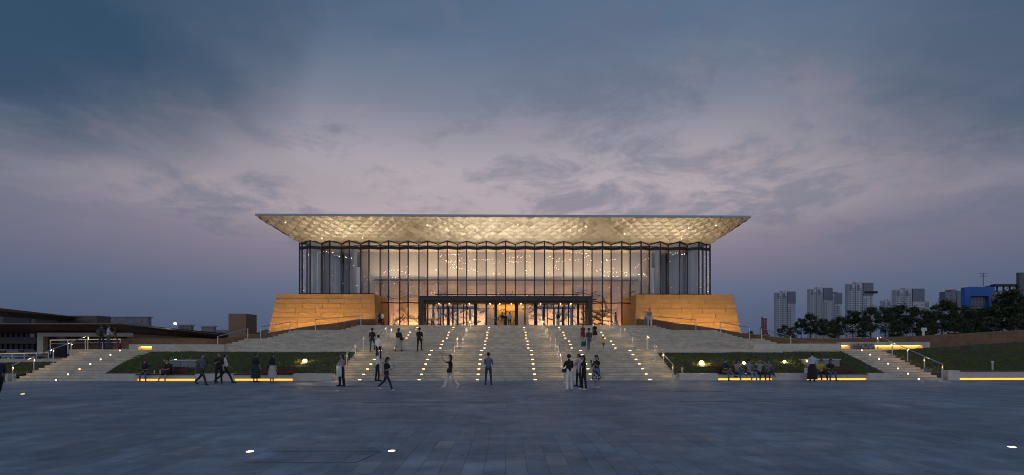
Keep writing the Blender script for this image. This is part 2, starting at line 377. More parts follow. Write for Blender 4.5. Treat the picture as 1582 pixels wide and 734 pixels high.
stairs = empty('grand_stairs', (0, D0, 0), kind='structure')
for (a, c, z, fi, k) in STEPS:
    q = MB()
    if fi == 0:
        q.box(-10.0, 10.0, a, c if k < 12 else 33.6, 0 if k else -.03, z); 
    else:
        zb = FL[fi][2] - .3
        xf = XB(a) - .02
        if k == FL[fi][1] - 1 and fi < 3:
            ys = [a] + [p[0] for p in BND if a < p[0] < c] + [c]
            poly = [(-XB(y) + .02, y) for y in ys] + [(XB(y) - .02, y) for y in ys[::-1]]
        elif fi == 3 and k == 3:
            poly = [(-xf, a), (-14.3, 47.6), (-14.3, 60), (14.3, 60), (14.3, 47.6), (xf, a)]
        else: poly = [(-xf, a), (-xf, c), (xf, c), (xf, a)]
        q.prism(poly, zb, z)
    # the step body
    st = q.build('step', stepstone, stairs)
    if k % 2 == 0:
        for x in LIGHT_X: step_light(x, a, z - RIS + .062, st)
# landing slab behind the lower flight and the paths to both sides
q = MB(); q.box(-29.0, -10.0, 33.14, 62, .0, LANDZ); q.box(10.0, 25.6, 33.14, 62, .0, LANDZ); q.box(-9.998, 9.998, 33.6, 62, 0, LANDZ - .004)
tag(q.build('landing', limestone), kind='structure')
# pale edge stones of the landing
for x0, x1 in ((-18.35, -10.02), (10.02, 18.6)):
    q = MB(); q.box(x0, x1, 32.98, 33.137, LANDZ - .30, LANDZ + .02); tag(q.build('landing_edge', wallstone), kind='structure')

# side stairs
def side_stair(name, x0, x1, lx):
    s = empty(name, ((x0 + x1) / 2, D0, 0), kind='structure')
    for k in range(13):
        a = D0 + k * TR; c = a + TR if k < 12 else 33.138; q = MB(); z = (k + 1) * RIS
        q.box(x0, x1, a, c, 0 if k else -.03, z); st = q.build('step', stepstone, s)
        if k % 2 == 0: step_light(lx, a, z - RIS + .07, st, .045, .04)
    return s
LS = (WX(20, D0) , WX(146, D0)); RSX = (WX(1381, D0), WX(1456, D0))
side_stair('west_side_stairs', LS[0], LS[1], WX(87, D0)); side_stair('east_side_stairs', RSX[0], RSX[1], WX(1419, D0))

# ------------------------------------------------------------------ handrails
railled = mat('rail_led', (.9, .6, .2), .5, emit=(1.0, .55, .16), est=1.3)
def handrail(name, pts, label, group, led=True, posts=None, r=.028, inward=1, LEDW=12.0):
    """pts: polyline of foot points (x,y,z); rail .95 above, posts at the ends and between"""
    t = empty(name, pts[0], label, 'handrail', group)
    up = Vector((0, 0, .93))
    P = [Vector(p) for p in pts]
    q = MB(); 
    for a, c in zip(P, P[1:]): q.tube(a + up, c + up, r, n=8)
    q.build('rail', mat('rail_steel', (.42, .47, .56), .3, .9), t)
    for p in (posts or P):
        p = Vector(p); q = MB(); q.box(p.x - .03, p.x + .03, p.y - .012, p.y + .012, p.z - .03, p.z + .93); po = q.build('post', steel, t)
        if led:      # a small lamp let into the stair side of the post
            s_ = inward; zl = p.z + .74; q = MB(); q.box(min(p.x + s_ * .031, p.x + s_ * .037), max(p.x + s_ * .031, p.x + s_ * .037), p.y - .009, p.y + .009, zl - .05, zl + .05); q.build('post_lamp', railled, po)
            point('lamp', (p.x + s_ * .07, p.y - .03, zl), LEDW, (1, .66, .30), t, .012)
    return t
def flight_rail(x, fi, which):
    y0, n, z0 = FL[fi]; ya = y0 - .12; yb = y0 + (n - 1) * TR + .45
    za, zb = z0, z0 + n * RIS
    N = 4 if fi == 0 else 2; posts = []
    for i in range(N):
        y = ya + (yb - ya) * i / (N - 1); posts.append((x, y, stair_z(y)))
    handrail('handrail', [(x, ya, za), (x, yb, zb)], which, 'handrails on the grand stairs', True, posts, inward=-1 if x > 0 else 1)
for x, sx in ((-9.72, 'left edge of the grand stairs'), (-3.37, 'left of the central lights'), (3.32, 'right of the central lights'), (9.60, 'right edge of the grand stairs')):
    for fi, fn in enumerate(('lowest flight', 'second flight', 'third flight', 'topmost short flight')):
        flight_rail(x, fi, 'steel handrail on the %s, %s' % (fn, sx))
yb = D0 + 12 * TR + .3
for x, lab in ((LS[0] + .08, 'long sloping steel handrail of the left side stairs'), (RSX[1] - .08, 'long sloping steel handrail of the right side stairs')):
    ps = [(x, y, min(13, max(0, int((y - D0) / TR + 1))) * RIS if y >= D0 else 0) for y in [D0 - .1 + (yb - D0 + .1) * i / 4 for i in range(5)]]
    handrail('handrail', [(x, D0 - .1, 0), (x, yb, LANDZ)], lab, 'handrails of the side stairs', True, ps, inward=1 if x < 0 else -1, LEDW=6.0)
# rails along the splayed ends of the upper stairs
for s, sd in ((-1, 'left'), (1, 'right')):
    for ya, yb2, nm in ((44.4, 47.2, 'beside the top of'), (40.4, 43.0, 'half way up'), (37.4, 39.4, 'at the foot of')):
        pts = [(s * (XB(ya) - .55), ya, stair_z(ya)), (s * (XB(yb2) - .45), yb2, stair_z(yb2))]
        handrail('handrail', pts, 'steel handrail %s the upper stairs along the %s sloping wall' % (nm, sd), 'handrails along the sloping walls', False)

# ------------------------------------------------------------------ splayed cheek walls
CH = [(14.35, 54.2, 4.86), (14.45, 48.6, 4.56), (15.5, 46.2, 4.12), (17.2, 45.0, 3.86), (18.7, 43.9, 3.5), (20.1, 42.0, 3.06), (21.1, 40.0, 2.78), (22.6, 37.6, 2.42), (25.0, 37.2, 2.2)]
for s, lab in ((-1, 'left brown stone cheek wall sloping down beside the upper stairs'), (1, 'right brown stone cheek wall sloping down beside the upper stairs')):
    t = empty('cheek_wall', (s * 18, 45, LANDZ), lab, 'wall', 'sloping stone walls beside the stairs')
    for (a, c) in zip(CH, CH[1:]):
        A, C = Vector((s * a[0], a[1])), Vector((s * c[0], c[1])); d = (C - A).normalized(); nrm = Vector((d.y, -d.x)) * (.42)
        if nrm.x * s < 0: nrm = -nrm
        q = MB(); d2 = d * .004
        q.prism([tuple(A + d2), tuple(C - d2), tuple(C - d2 + nrm), tuple(A + d2 + nrm)], LANDZ - .2, [a[2], c[2], c[2], a[2]]); q.build('wall_panel', brownwall, t)
# ------------------------------------------------------------------ stone walls at the ends of the landing with lit niches
def niche_wall(name, label, px0, px1, Y, py_top, niches, zb=1.2, th=.5, mt=None):
    t = empty(name, W((px0 + px1) / 2, HY, Y) * 1.0, label, 'wall'); t.location.z = zb
    zt = WZ(py_top, Y); x = px0
    m = mt or wallstone
    def seg(a, c):
        nseg = max(1, round((c - a) / 36))
        for i in range(nseg):
            q = MB(); q.box(WX(a + (c - a) * i / nseg, Y) + .004, WX(a + (c - a) * (i + 1) / nseg, Y) - .004, Y, Y + th, zb, zt); q.build('stone_panel', m, t)
    for (a, c, pt, pb) in niches:
        if a > x: seg(x, a)
        X0, X1 = WX(a, Y), WX(c, Y); z1, z0 = WZ(pt, Y, a), WZ(pb, Y, a)
        q = MB(); q.box(X0, X1, Y + .002, Y + th, z1, zt - .002); q.box(X0, X1, Y + .002, Y + th, zb, z0); q.build('niche_lintel', m, t)
        q = MB(); q.box(X0, X1, Y + .34, Y + th, z0 - .002, z1 + .002); q.build('niche_back', mat('niche_stone', (.62, .52, .36), .8, var=.1), t)
        q = MB(); q.box(X0 + .05, X1 - .05, Y + .24, Y + .30, z1 - .04, z1 - .005); q.build('led_strip', mat('niche_led', (.9, .6, .2), .5, emit=(1.0, .50, .06), est=11), t)
        x = c
    if x < px1: seg(x, px1)
    return t
niche_wall('low_stone_wall', 'pale stone wall with a glowing slot above the left lawn', 199, 346, 33.15, 532, [(213, 234, 535.5, 541)])
niche_wall('low_stone_wall', 'plain pale stone wall above the right lawn behind the seated people', 1165, 1299, 33.15, 531, [])
niche_wall('low_stone_wall', 'pale stone wall with long glowing slots at the top of the right side stairs', 1299, 1437, 36.4, 528.5, [(1300, 1313, 533.5, 540), (1352, 1426, 533.5, 540)])
# rubble stones stacked before it
t = empty('rubble_stack', W(1336, 540, 36.2), 'rough natural stones stacked between the glowing slots of the right wall', 'stones'); t.location.z = LANDZ
rr = random.Random(5); smat = mat('rubble', (.28, .25, .21), .9, var=.3, bump=.5)
for r_ in range(3):
    for i in range(7):
        x = WX(1321 + 30 * (i + .5 + .3 * rr.uniform(-1, 1)) / 7, 36.1); q = MB(); q.ball((0, 0, 0), (.13 + rr.random() * .05, .12, .07 + rr.random() * .025), seg=6, rings=4)
        o = q.build('stone', smat, t); o.location = Vector((x, 36.15 + rr.uniform(-.05, .05), LANDZ + .07 + r_ * .135)) - t.location; o.rotation_euler = (rr.uniform(-.3, .3), rr.uniform(-.3, .3), rr.uniform(0, 3))

# ------------------------------------------------------------------ bench walls along the plaza
WT = .40
def bench_wall(x0, x1, benches, label, ztop=WT, y=D0):
    t = empty('bench_wall', ((x0 + x1) / 2, y, 0), label, 'low wall', 'low stone walls edging the plaza')
    def plain(a, c):
        n = max(1, round((c - a) / 2.0))
        for i in range(n):
            q = MB(); q.box(a + (c - a) * i / n + .004, a + (c - a) * (i + 1) / n - .004, y, y + .5, -.01, ztop); q.build('stone_block', wallstone, t)
    cur = x0
    for (a, c) in benches:
        if a > cur: plain(cur, a)
        n = max(1, round((c - a) / 1.3))
        for i in range(n):
            q = MB(); q.box(a + (c - a) * i / n + .004, a + (c - a) * (i + 1) / n - .004, y + .004, y + .5, .125, ztop - .06); q.build('stone_block', wallstone, t)
        q = MB(); q.box(a, c, y + .18, y + .5, -.01, .125); q.build('recess', wallstone, t)
        q = MB(); q.box(a + .03, c - .03, y + .10, y + .178, .012, .115); q.build('led_strip', ledm, t)
        cur = c
    if cur < x1: plain(cur, x1)
def bench(x0, x1, back, label, y=D0, ztop=WT):
    t = empty('bench', ((x0 + x1) / 2, y, ztop - .06), label, 'bench', 'timber benches on the low walls')
    for i in range(4):
        q = MB(); q.box(x0, x1, y - .03 + i * .125, y + .085 + i * .125, ztop - .058, ztop + .005); q.build('seat_slat', woodred, t)
    if back:
        a, c = back
        for i in range(3):
            q = MB(); q.box(a, c, y + .44 + i * .02, y + .47 + i * .02, ztop + .035 + i * .125, ztop + .145 + i * .125); q.build('back_slat', woodred, t)
        for k in range(4):
            xx = a + .1 + (c - a - .2) * k / 3; q = MB(); q.bar((xx, y + .475, ztop), (xx, y + .54, ztop + .4), .05, .03); q.build('bracket', darkmetal, t)
X = lambda p: WX(p, D0)
bench_wall(X(146) + .01, -10.02, [(X(210), X(301)), (X(361), X(452))], 'pale stone bench wall with glowing foot along the left lawn')
bench_wall(10.02, X(1381) - .01, [(X(1110), X(1194)), (X(1247), X(1340))], 'pale stone bench wall with glowing foot along the right lawn')
bench_wall(X(1456) + .35, X(1700), [(X(1483), X(1660))], 'pale stone bench wall with glowing foot at the far right', .56)
bench_wall(X(-60), X(20) - .3, [], 'plain pale stone wall at the far left of the plaza')
bench(X(210), X(301), (X(236), X(283)), 'red brown timber bench with a man in black and a masked woman')
bench(X(361), X(452), (X(400), X(452)), 'empty red brown timber bench behind the two standing women')
bench(X(1110), X(1194), (X(1100), X(1152)), 'red brown timber bench with five seated people')
bench(X(1247), X(1340), (X(1285), X(1327)), 'red brown timber bench with two seated people beside the right side stairs')
bench(X(1483), X(1660), None, 'long backless timber bench at the far right edge', ztop=.56)

# ------------------------------------------------------------------ lawns
def lawn(name, corners, label, n_tufts, nx=30, ny=14, amp=.05, seed=1):
    """corners: front-left, front-right, back-right, back-left"""
    fl, fr, br_, bl = [Vector(c) for c in corners]; q = MB(); vs = []
    def pt(u, v):
        p = (fl * (1 - u) + fr * u) * (1 - v) + (bl * (1 - u) + br_ * u) * v
        p = p.copy(); p.z += amp * mnoise.noise(Vector((p.x * .6, p.y * .6, seed))) + .05 * math.sin(math.pi * v); return p
    for j in range(ny + 1):
        for i in range(nx + 1): vs.append(pt(i / nx, j / ny))
    q.add(vs, [(j * (nx + 1) + i, j * (nx + 1) + i + 1, (j + 1) * (nx + 1) + i + 1, (j + 1) * (nx + 1) + i) for j in range(ny) for i in range(nx)])
    o = q.build(name, grassdirt, smooth=True); tag(o, kind='structure')
    rg = random.Random(seed); gm = MB()
    for _ in range(n_tufts):
        u, v = rg.random(), rg.random()
        d = mnoise.noise(Vector((u * 9, v * 4, seed + 5)))
        if v > .85 and rg.random() < .5: continue
        if mnoise.noise(Vector((u * 14, v * 5, seed + 9))) < -.28 and rg.random() < .75: continue       # bare, worn patches
        p = pt(u, v); h = rg.uniform(.035, .085) * (1 + .5 * d); mi = 0 if d + rg.uniform(-.4, .4) > -.05 else (1 if rg.random() < .75 else 2)
        for _k in range(3):
            a = rg.uniform(0, 6.28); w = .014; ca, sa = math.cos(a) * w, math.sin(a) * w; lx, ly = rg.uniform(-.035, .035), rg.uniform(-.035, .035); px, py = p.x + rg.uniform(-.04, .04), p.y + rg.uniform(-.04, .04)
            gm.add([(px - ca, py - sa, p.z - .01), (px + ca, py + sa, p.z - .01), (px + lx, py + ly, p.z + h)], [(0, 1, 2)], mi)
    go = gm.build('grass', [mat('grass_green', (.095, .130, .040), .8, var=.25), mat('grass_dark', (.060, .092, .030), .8, var=.25), mat('grass_straw', (.20, .165, .075), .85, var=.25)])
    tag(go, label, 'grass', kind='stuff')
yf, yb_ = D0 + .46, 33.13
lawn('lawn_bank', [(LS[1] + .02, yf, .30), (-10.02, yf, .36), (-10.02, yb_, 1.62), (WX(225, 33.1), yb_, 1.60)], 'short grass on the sloping lawn left of the grand stairs', 26000, seed=1)
lawn('lawn_bank', [(10.02, yf, .36), (RSX[0] - .02, yf, .30), (WX(1300, 33.1), yb_, 1.60), (10.02, yb_, 1.56)], 'short grass on the sloping lawn right of the grand stairs', 24000, seed=2)
lawn('lawn_bank', [(RSX[1] + .02, yf, .42), (34.5, yf, .50), (50, 41, 2.72), (RSX[1] + .02, 33.2, 1.66)], 'dry grass on the far right slope beside the side stairs', 26000, seed=3)
lawn('lawn_bank', [(-40, yf, .30), (LS[0] - .02, yf, .34), (LS[0] - .02, 33.0, .95), (-50, 33.0, .8)], 'short grass at the far left beside the side stairs', 9000, seed=4)
# pale wall closing the left lawn
q = MB(); q.box(-60, LS[0] - .06, 33.05, 33.5, 0, 1.13); o = q.build('garden_wall', wallstone); tag(o, 'plain pale wall behind the far left grass', 'wall')
# ------------------------------------------------------------------ the hall
YG, FA = 57.0, .57                       # glass line and fold depth
hall = empty('glass_hall', (0, YG, TOPZ), 'wide glass hall with flared golden soffit and folded glazing on stone podiums', 'building')
PER = 2.222; X0N = WX(781.2, YG - FA)
verts = []                                # folded plan line of the front, west to east
kmin, kmax = -10, 10
pl = [(-23.75, YG - .05)]
for k in range(kmin, kmax + 1):
    if k == kmin: pl.append((X0N + (k - .52) * PER, YG))
    pl.append((X0N + k * PER, YG - FA)); pl.append((X0N + (k + .5) * PER, YG))
pl.append((23.6, YG - .05))
SLOPE = .42; ZS = 13.73                   # soffit height at the glass line
def soff(y): return ZS + (YG - y) * SLOPE
ROOF_Y, ROOF_XL, ROOF_XR = 52.4, -26.75, 26.75
ROOF_XL = WX(394, ROOF_Y); ROOF_XR = WX(1160, ROOF_Y)
PX_IN = 14.6
def below(x): return 7.62 if abs(x) > PX_IN + .2 else TOPZ
# roof
YBK = 75.0
ze = soff(ROOF_Y)
roof = MB(); roof.prism([(ROOF_XL, ROOF_Y), (ROOF_XR, ROOF_Y), (ROOF_XR, YBK + 4.6), (ROOF_XL, YBK + 4.6)], ze + .002, ze + .20)
ro = roof.build('roof', roofmetal, hall)
q = MB(); q.box(ROOF_XL + .5, ROOF_XR - .5, ROOF_Y + .45, YBK + 4, ze + .2, ze + .30); q.build('roof_edge_step', roofmetal, ro)
# edge flashing panels along the front
n = 48
for i in range(n):
    a = ROOF_XL + (ROOF_XR - ROOF_XL) * i / n; c = ROOF_XL + (ROOF_XR - ROOF_XL) * (i + 1) / n
    q = MB(); q.box(a + .012, c - .012, ROOF_Y - .03, ROOF_Y + .0, ze - .01, ze + .21); q.build('edge_panel', roofmetal, ro)
# soffit backing: front, sides, rear
q = MB(); gi = (-23.75, 23.6)
A = [(ROOF_XL + .02, ROOF_Y + .02, ze), (ROOF_XR - .02, ROOF_Y + .02, ze), (ROOF_XR - .02, YBK + 4.58, ze), (ROOF_XL + .02, YBK + 4.58, ze)]
B = [(gi[0] + .02, YG + .06, ZS - .03), (gi[1] - .02, YG + .06, ZS - .03), (gi[1] - .02, YBK - .1, ZS - .03), (gi[0] + .02, YBK - .1, ZS - .03)]
A = [(x, y, z + .06) for x, y, z in A]; B = [(x, y, z + .06) for x, y, z in B]
q.add(A + B, [(0, 4, 5, 1), (1, 5, 6, 2), (2, 6, 7, 3), (3, 7, 4, 0)])
sof = q.build('soffit', mat('soffit_backing', (.50, .42, .31), .5), hall)
# overlapping diamond panels
dm = [mat('champagne_panel_%d' % i, c, .42, .25, var=.12, scale=.8, bump=.25, bscale=35) for i, c in enumerate([(.63, .55, .44), (.57, .49, .38), (.70, .62, .51), (.47, .39, .29)])]
rg = random.Random(11); panels = []
def soffit_field(o, eu, ev, nrm, ulen, vlen, uedge, dw=1.16, dh=1.24):
    """o: origin on the roof edge, eu along the edge, ev down the slope; uedge(v) = (umin, umax)"""
    rows = int(vlen / (dh / 2))
    for r_ in range(rows + 1):
        v = r_ * dh / 2
        for c_ in range(-1, int(ulen / dw) + 2):
            u = (c_ + (.5 if r_ % 2 else 0)) * dw; lo, hi = uedge(v)
            if u < lo + .15 or u > hi - .15 or v > vlen - .25 or v < -.01: continue
            dz = rg.uniform(-.012, .012); P = o + eu * u + ev * v
            hw = min(dw * .52, u - lo, hi - u); 
            up, dn = min(dh * .51, v), min(dh * .52, vlen - v)
            tl = rg.gauss(.0, .03)
            vs = [P - ev * up, P + eu * hw + nrm * (.02 + max(0, tl) * .6), P + ev * dn + nrm * .01, P - eu * hw + nrm * (.02 + max(0, -tl) * .6), P + eu * tl + nrm * ((.115 + dz * 2) * min(1, .15 + max(0, vlen - v) / 1.6))]
            panels.append((P, vs))
uL = (Vector((1, 0, 0)), ); sl = math.hypot(1, SLOPE)
vlenF = (YG + .05 - ROOF_Y) * sl
evF = Vector((0, 1, -SLOPE)).normalized(); nF = Vector((0, -SLOPE, -1)).normalized()
def edgeF(v):
    f = v / vlenF; return ((gi[0] - ROOF_XL) * f, (ROOF_XR - ROOF_XL) - (ROOF_XR - gi[1]) * f)
soffit_field(Vector((ROOF_XL, ROOF_Y, ze)), Vector((1, 0, 0)), evF, nF, ROOF_XR - ROOF_XL, vlenF, edgeF)
nfront = len(panels)
for sgn, xe, xg in ((-1, ROOF_XL, gi[0]), (1, ROOF_XR, gi[1])):
    ev = Vector((xg - xe, 0, ZS - ze)); vl = ev.length; ev.normalize(); eu = Vector((0, 1, 0)); nn = eu.cross(ev); nn = nn if nn.z < 0 else -nn
    def edgeS(v, vl=vl): f = v / vl; return (f * 4.6, YBK - ROOF_Y)
    soffit_field(Vector((xe, ROOF_Y, ze)), eu, ev, nn, YBK - ROOF_Y, vl, edgeS)
front = panels[:nfront]; front.sort(key=lambda p: abs(p[0].y - 54) + abs(p[0].x) * .02); ordered = front + panels[nfront:]
rest = MB(); fs4 = [(0, 4, 1), (1, 4, 2), (2, 4, 3), (3, 4, 0)]
for i, (P, vs) in enumerate(ordered):
    mi = rg.choices(range(4), [5, 4, 2, 1.5])[0]
    if i < 300:
        q = MB(); q.add(vs, fs4); q.build('soffit_panel', dm[mi], sof)
    else: rest.add(vs, fs4, mi)
tag(rest.build('soffit_panel_field', dm, sof), kind='stuff')
for (a, c) in ((0, 0),):
    q = MB()
    for px in (441, 497, 541, 560, 660, 690, 760, 800, 905, 965, 1053, 1064, 1106):
        y = rg.uniform(53, 56); p = Vector((WX(px, y), y, soff(y) - .14)); q.tube(p, p + Vector((0, 0, .06)), .07, n=10)
    q.build('soffit_spot', mat('soffit_spot_lens', (1, .9, .7), .4, emit=(1, .85, .6), est=2.2), sof)
# mullions, panes, transoms
def mull(name, x, y, z0, z1, w=.11, d=.20): 
    q = MB(); q.box(x - w / 2, x + w / 2, y - d / 2, y + d / 2, z0, z1); return q.build(name, darkmetal, hall)
TB0, TB1 = 12.98, 13.31                  # dark transom band
for i, (x, y) in enumerate(pl):
    mull('mullion', x, y, below(x) , soff(y) - .05, .10 if (i % 2) else .12)
for i, ((xa, ya), (xb, yb)) in enumerate(zip(pl, pl[1:])):
    zb = max(below(xa), below(xb)) if abs((xa + xb) / 2) > PX_IN else TOPZ
    if abs((xa + xb) / 2) < 8.25: zb = 7.38
    d = Vector((xb - xa, yb - ya, 0)).normalized(); A_, B_ = Vector((xa, ya, 0)) + d * .06, Vector((xb, yb, 0)) - d * .06
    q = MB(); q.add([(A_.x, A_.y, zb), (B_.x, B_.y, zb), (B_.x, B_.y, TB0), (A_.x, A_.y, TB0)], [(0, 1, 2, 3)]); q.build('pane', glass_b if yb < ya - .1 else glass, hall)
    q = MB(); q.add([(A_.x, A_.y, TB1), (B_.x, B_.y, TB1), (B_.x, B_.y, soff(yb) - .08), (A_.x, A_.y, soff(ya) - .08)], [(0, 1, 2, 3)]); q.build('clerestory_pane', glass, hall)
    q = MB(); q.bar((A_.x, A_.y, (TB0 + TB1) / 2), (B_.x, B_.y, (TB0 + TB1) / 2), .14, TB1 - TB0); q.build('transom', darkmetal, hall)
    q = MB(); q.bar((A_.x, A_.y, soff(ya) - .10), (B_.x, B_.y, soff(yb) - .10), .12, .08); q.build('head_frame', darkmetal, hall)
    if 8.25 <= abs((xa + xb) / 2) < PX_IN:
        q = MB(); q.bar((A_.x, A_.y, 6.85), (B_.x, B_.y, 6.85), .12, .11); q.build('transom', darkmetal, hall)
# side glass walls and rear glass
side_y = [YG - .05 + i * 1.05 for i in range(18)]
for sgn, xs in ((-1, -23.75), (1, 23.6)):
    pts = [(xs + (-sgn) * (FA * .8 if i % 2 else 0), y) for i, y in enumerate(side_y)]
    for i, (x, y) in enumerate(pts[1:]): 
        q = MB(); q.box(x - .09, x + .09, y - .05, y + .05, 4, ZS - .05); q.build('mullion', darkmetal, hall)
        q = MB(); xi = xs - sgn * 1.0; q.box(xi - .16, xi + .16, y - .03, y + .03, 4, ZS - .1); q.build('glass_fin', mat('fin_metal', (.34, .38, .45), .35, .3), hall)
    for (xa, ya), (xb, yb) in zip(pts, pts[1:]):
        q = MB(); q.add([(xa, ya + .05, 4), (xb, yb - .05, 4), (xb, yb - .05, ZS - .05), (xa, ya + .05, ZS - .05)], [(0, 1, 2, 3)]); q.build('pane', glass, hall)
for k in range(-10, 11):
    x = k * 2.2; q = MB(); q.box(x - .08, x + .08, YBK - .1, YBK + .1, 4, ZS - .1); q.build('mullion', darkmetal, hall)
q = MB(); q.add([(-23.6, YBK, 4), (23.5, YBK, 4), (23.5, YBK, ZS - .1), (-23.6, YBK, ZS - .1)], [(0, 1, 2, 3)]); q.build('rear_glazing', glass, hall)
# interior shell
q = MB(); q.box(-23.5, 23.4, 57.6, YBK - .15, 1.0, TOPZ - .006); q.build('floor', mat('hall_floor', (.30, .26, .22), .3, var=.1), hall)
q = MB(); q.box(gi[0] + .1, gi[1] - .1, YG + .10, YBK - .12, 14.10, 14.4); q.build('ceiling', mat('hall_ceiling', (.55, .46, .34), .6, var=.08), hall)
XC = 19.0
q = MB(); q.box(-XC, XC, 64.4, 74.0, TOPZ - .5, 14.098); core = q.build('core_wall', mat('hall_plaster', (.58, .53, .48), .7, var=.04), hall)
q = MB(); q.box(-17.2, 17.2, 64.0, 64.39, TOPZ, 10.3); rel = q.build('relief_wall', mat('relief_stone', (.58, .42, .28), .6, var=.22, scale=.9, bump=.8, bscale=3, dist=.12), hall)
q = MB(); q.box(-17.3, 17.3, 63.96, 64.39, 10.302, 10.37); q.build('gallery_edge', darkmetal, hall)
bronze = mat('relief_bronze', (.05, .03, .02), .5, .3, var=.3)
rg = random.Random(21)
for i in range(100):
    x = rg.uniform(-16.6, 16.6); z = rg.choice([rg.uniform(4.3, 6.6), rg.uniform(4.3, 9.0)]); q = MB(); ang = rg.uniform(-.5, .5); cv = rg.uniform(-.5, .5); p = Vector((x, 63.86, z)); L_ = rg.uniform(.14, .40); n_ = rg.randint(6, 14); r0 = rg.uniform(.035, .10)
    for s in range(n_):
        c = p + Vector((math.cos(ang) * L_, 0, math.sin(ang) * L_)); ang += cv * .45 + rg.uniform(-.35, .35)
        if not (-16.9 < c.x < 16.9 and TOPZ < c.z < 9.2): break
        q.tube(p, c, r0 * (1 - .06 * s), r0 * (1 - .06 * (s + 1)), n=5); p = c
    if q.v: q.build('relief_ridge', bronze, rel)
for i in range(26):      # raised rock slabs of the relief
    x = rg.uniform(-16, 16); z = rg.uniform(4.4, 8.2); w, h = rg.uniform(.5, 1.5), rg.uniform(.3, .9); n_ = rg.randint(6, 9)
    poly = [(x + w * math.cos(2 * math.pi * k / n_) * rg.uniform(.6, 1), z + h * math.sin(2 * math.pi * k / n_) * rg.uniform(.6, 1)) for k in range(n_)]
    q = MB(); d = rg.uniform(.05, .22); vs = [(a, 63.9, c) for a, c in poly] + [(x + (a - x) * .8, 63.9 - d, z + (c - z) * .8) for a, c in poly]
    q.add(vs, [tuple(range(n_, 2 * n_))] + [(k, (k + 1) % n_, n_ + (k + 1) % n_, n_ + k) for k in range(n_)]); q.build('relief_rock', _M['relief_stone'], rel)
for sgn in (-1, 1):
    q = MB(); q.tube((sgn * 18.9, 61.4, TOPZ - .1), (sgn * 18.9, 61.4, 14.1), .34, n=24); q.build('column', mat('column_grey', (.16, .16, .18), .5), hall, True)
    q = MB(); q.tube((sgn * 21.3, 66.4, TOPZ - .1), (sgn * 21.3, 66.4, 14.1), .34, n=24); q.build('column', _M['column_grey'], hall, True)
# hanging chains of star lamps
rg = random.Random(5)
CH_ = [('left', [(476, 392), (500, 388), (530, 397), (545, 400)]), ('above the left relief', [(594, 421), (612, 418), (625, 419), (632, 427), (604, 429)]), ('loop', [(676, 398), (690, 393), (708, 394), (714, 400), (700, 405), (684, 400)]), ('tail', [(684, 401), (700, 408), (708, 413), (695, 413), (720, 417), (745, 418)]),
       ('mid', [(716, 408), (730, 401), (760, 402), (771, 405), (764, 411)]), ('mid low', [(763, 423), (780, 422)]), ('bow', [(778, 391), (784, 398), (806, 397), (822, 396)]), ('arch', [(782, 410), (786, 405), (806, 404), (822, 405), (828, 413)]), ('hook', [(813, 417), (813, 426)]),
       ('ring', [(843, 397), (858, 399), (870, 402), (860, 405), (857, 413), (866, 418)]), ('upper', [(884, 388), (900, 391), (910, 393), (898, 402), (876, 402)]), ('right fall', [(915, 400), (905, 412)]), ('right', [(922, 418), (945, 421), (972, 421), (950, 429), (932, 425)]), ('right up', [(936, 402), (955, 400)]), ('far right', [(982, 414), (992, 405), (1006, 398)]), ('east', [(985, 424), (998, 427), (990, 420)]), ('gallery', [(1032, 391), (1060, 393)])]
for i, (nm, pts) in enumerate(CH_):
    Yc = 59.4 + (i % 4) * .55; P = [W(a, c, Yc) for a, c in pts]
    P = [Vector((p.x, p.y + rg.uniform(-.3, .3), min(p.z, 13.3))) for p in P]
    t = empty('star_lamp_chain', P[0], 'chain of tiny star lamps hanging in the hall, number %s counted from the left end' % ['one', 'two', 'three', 'four', 'five', 'six', 'seven', 'eight', 'nine', 'ten', 'eleven', 'twelve', 'thirteen', 'fourteen', 'fifteen', 'sixteen', 'seventeen'][i], 'lamp chain', 'star lamp chains in the hall')
    q = MB(); c = MB(); h = MB()
    for a, b2 in zip(P, P[1:]):
        c.tube(a, b2, .008, n=4); n_ = max(2, int((b2 - a).length / .26))
        for k in range(n_):
            p = a.lerp(b2, (k + rg.uniform(-.3, .3)) / n_) + Vector((rg.gauss(0, .06), rg.gauss(0, .1), rg.gauss(0, .06))); q.ball(p, rg.choice([.022, .028, .04]), seg=6, rings=4)
    for p in P: h.tube(p, (p.x, p.y, 14.1), .004, n=3)
    q.build('bulbs', starm, t); c.build('cable', darkmetal, t); h.build('hanger', darkmetal, t)
t = empty('star_lamp_scatter', (0, 60, 12), 'single tiny star lamps scattered through the air of the hall', 'lamps', kind='stuff'); q = MB()
for _ in range(130):
    q.ball((rg.uniform(-22, 22), rg.uniform(58.6, 62.5), rg.uniform(8.2, 13.1)), rg.choice([.012, .016, .025]), seg=5, rings=3)
tag(q.build('bulbs', starm, t), kind='stuff')
# hall lamps: ceiling washers and floor uplights with their housings
def washer(name, label, x0, x1, y, z, power, col, direction, wide=.25, n=1, spread=180, gr='linear lamps lighting the hall'):
    t = empty(name, ((x0 + x1) / 2, y, z), label, 'linear lamp', gr); d = Vector(direction).normalized(); q = MB()
    c = Vector(((x0 + x1) / 2, y, z)) - d * .06; q.box(x0, x1, c.y - wide / 2 - .02, c.y + wide / 2 + .02, c.z - .04, c.z + .04); q.build('housing', darkmetal, t)
    area('lamp', (c.x, y, z) if abs(d.z) < .2 else Vector((c.x, y, z)) + d * .04, x1 - x0, wide, power, col, direction, t, spread)
washer('wall_washer', 'long ceiling lamp washing the upper wall inside the hall', -18.5, 18.5, 60.2, 14.0, 260, (1, .88, .80), (0, .55, -1))
washer('ceiling_uplight', 'long lamp on the gallery lighting the hall ceiling', -17, 17, 63.6, 10.46, 800, (1, .80, .52), (0, -.40, 1))
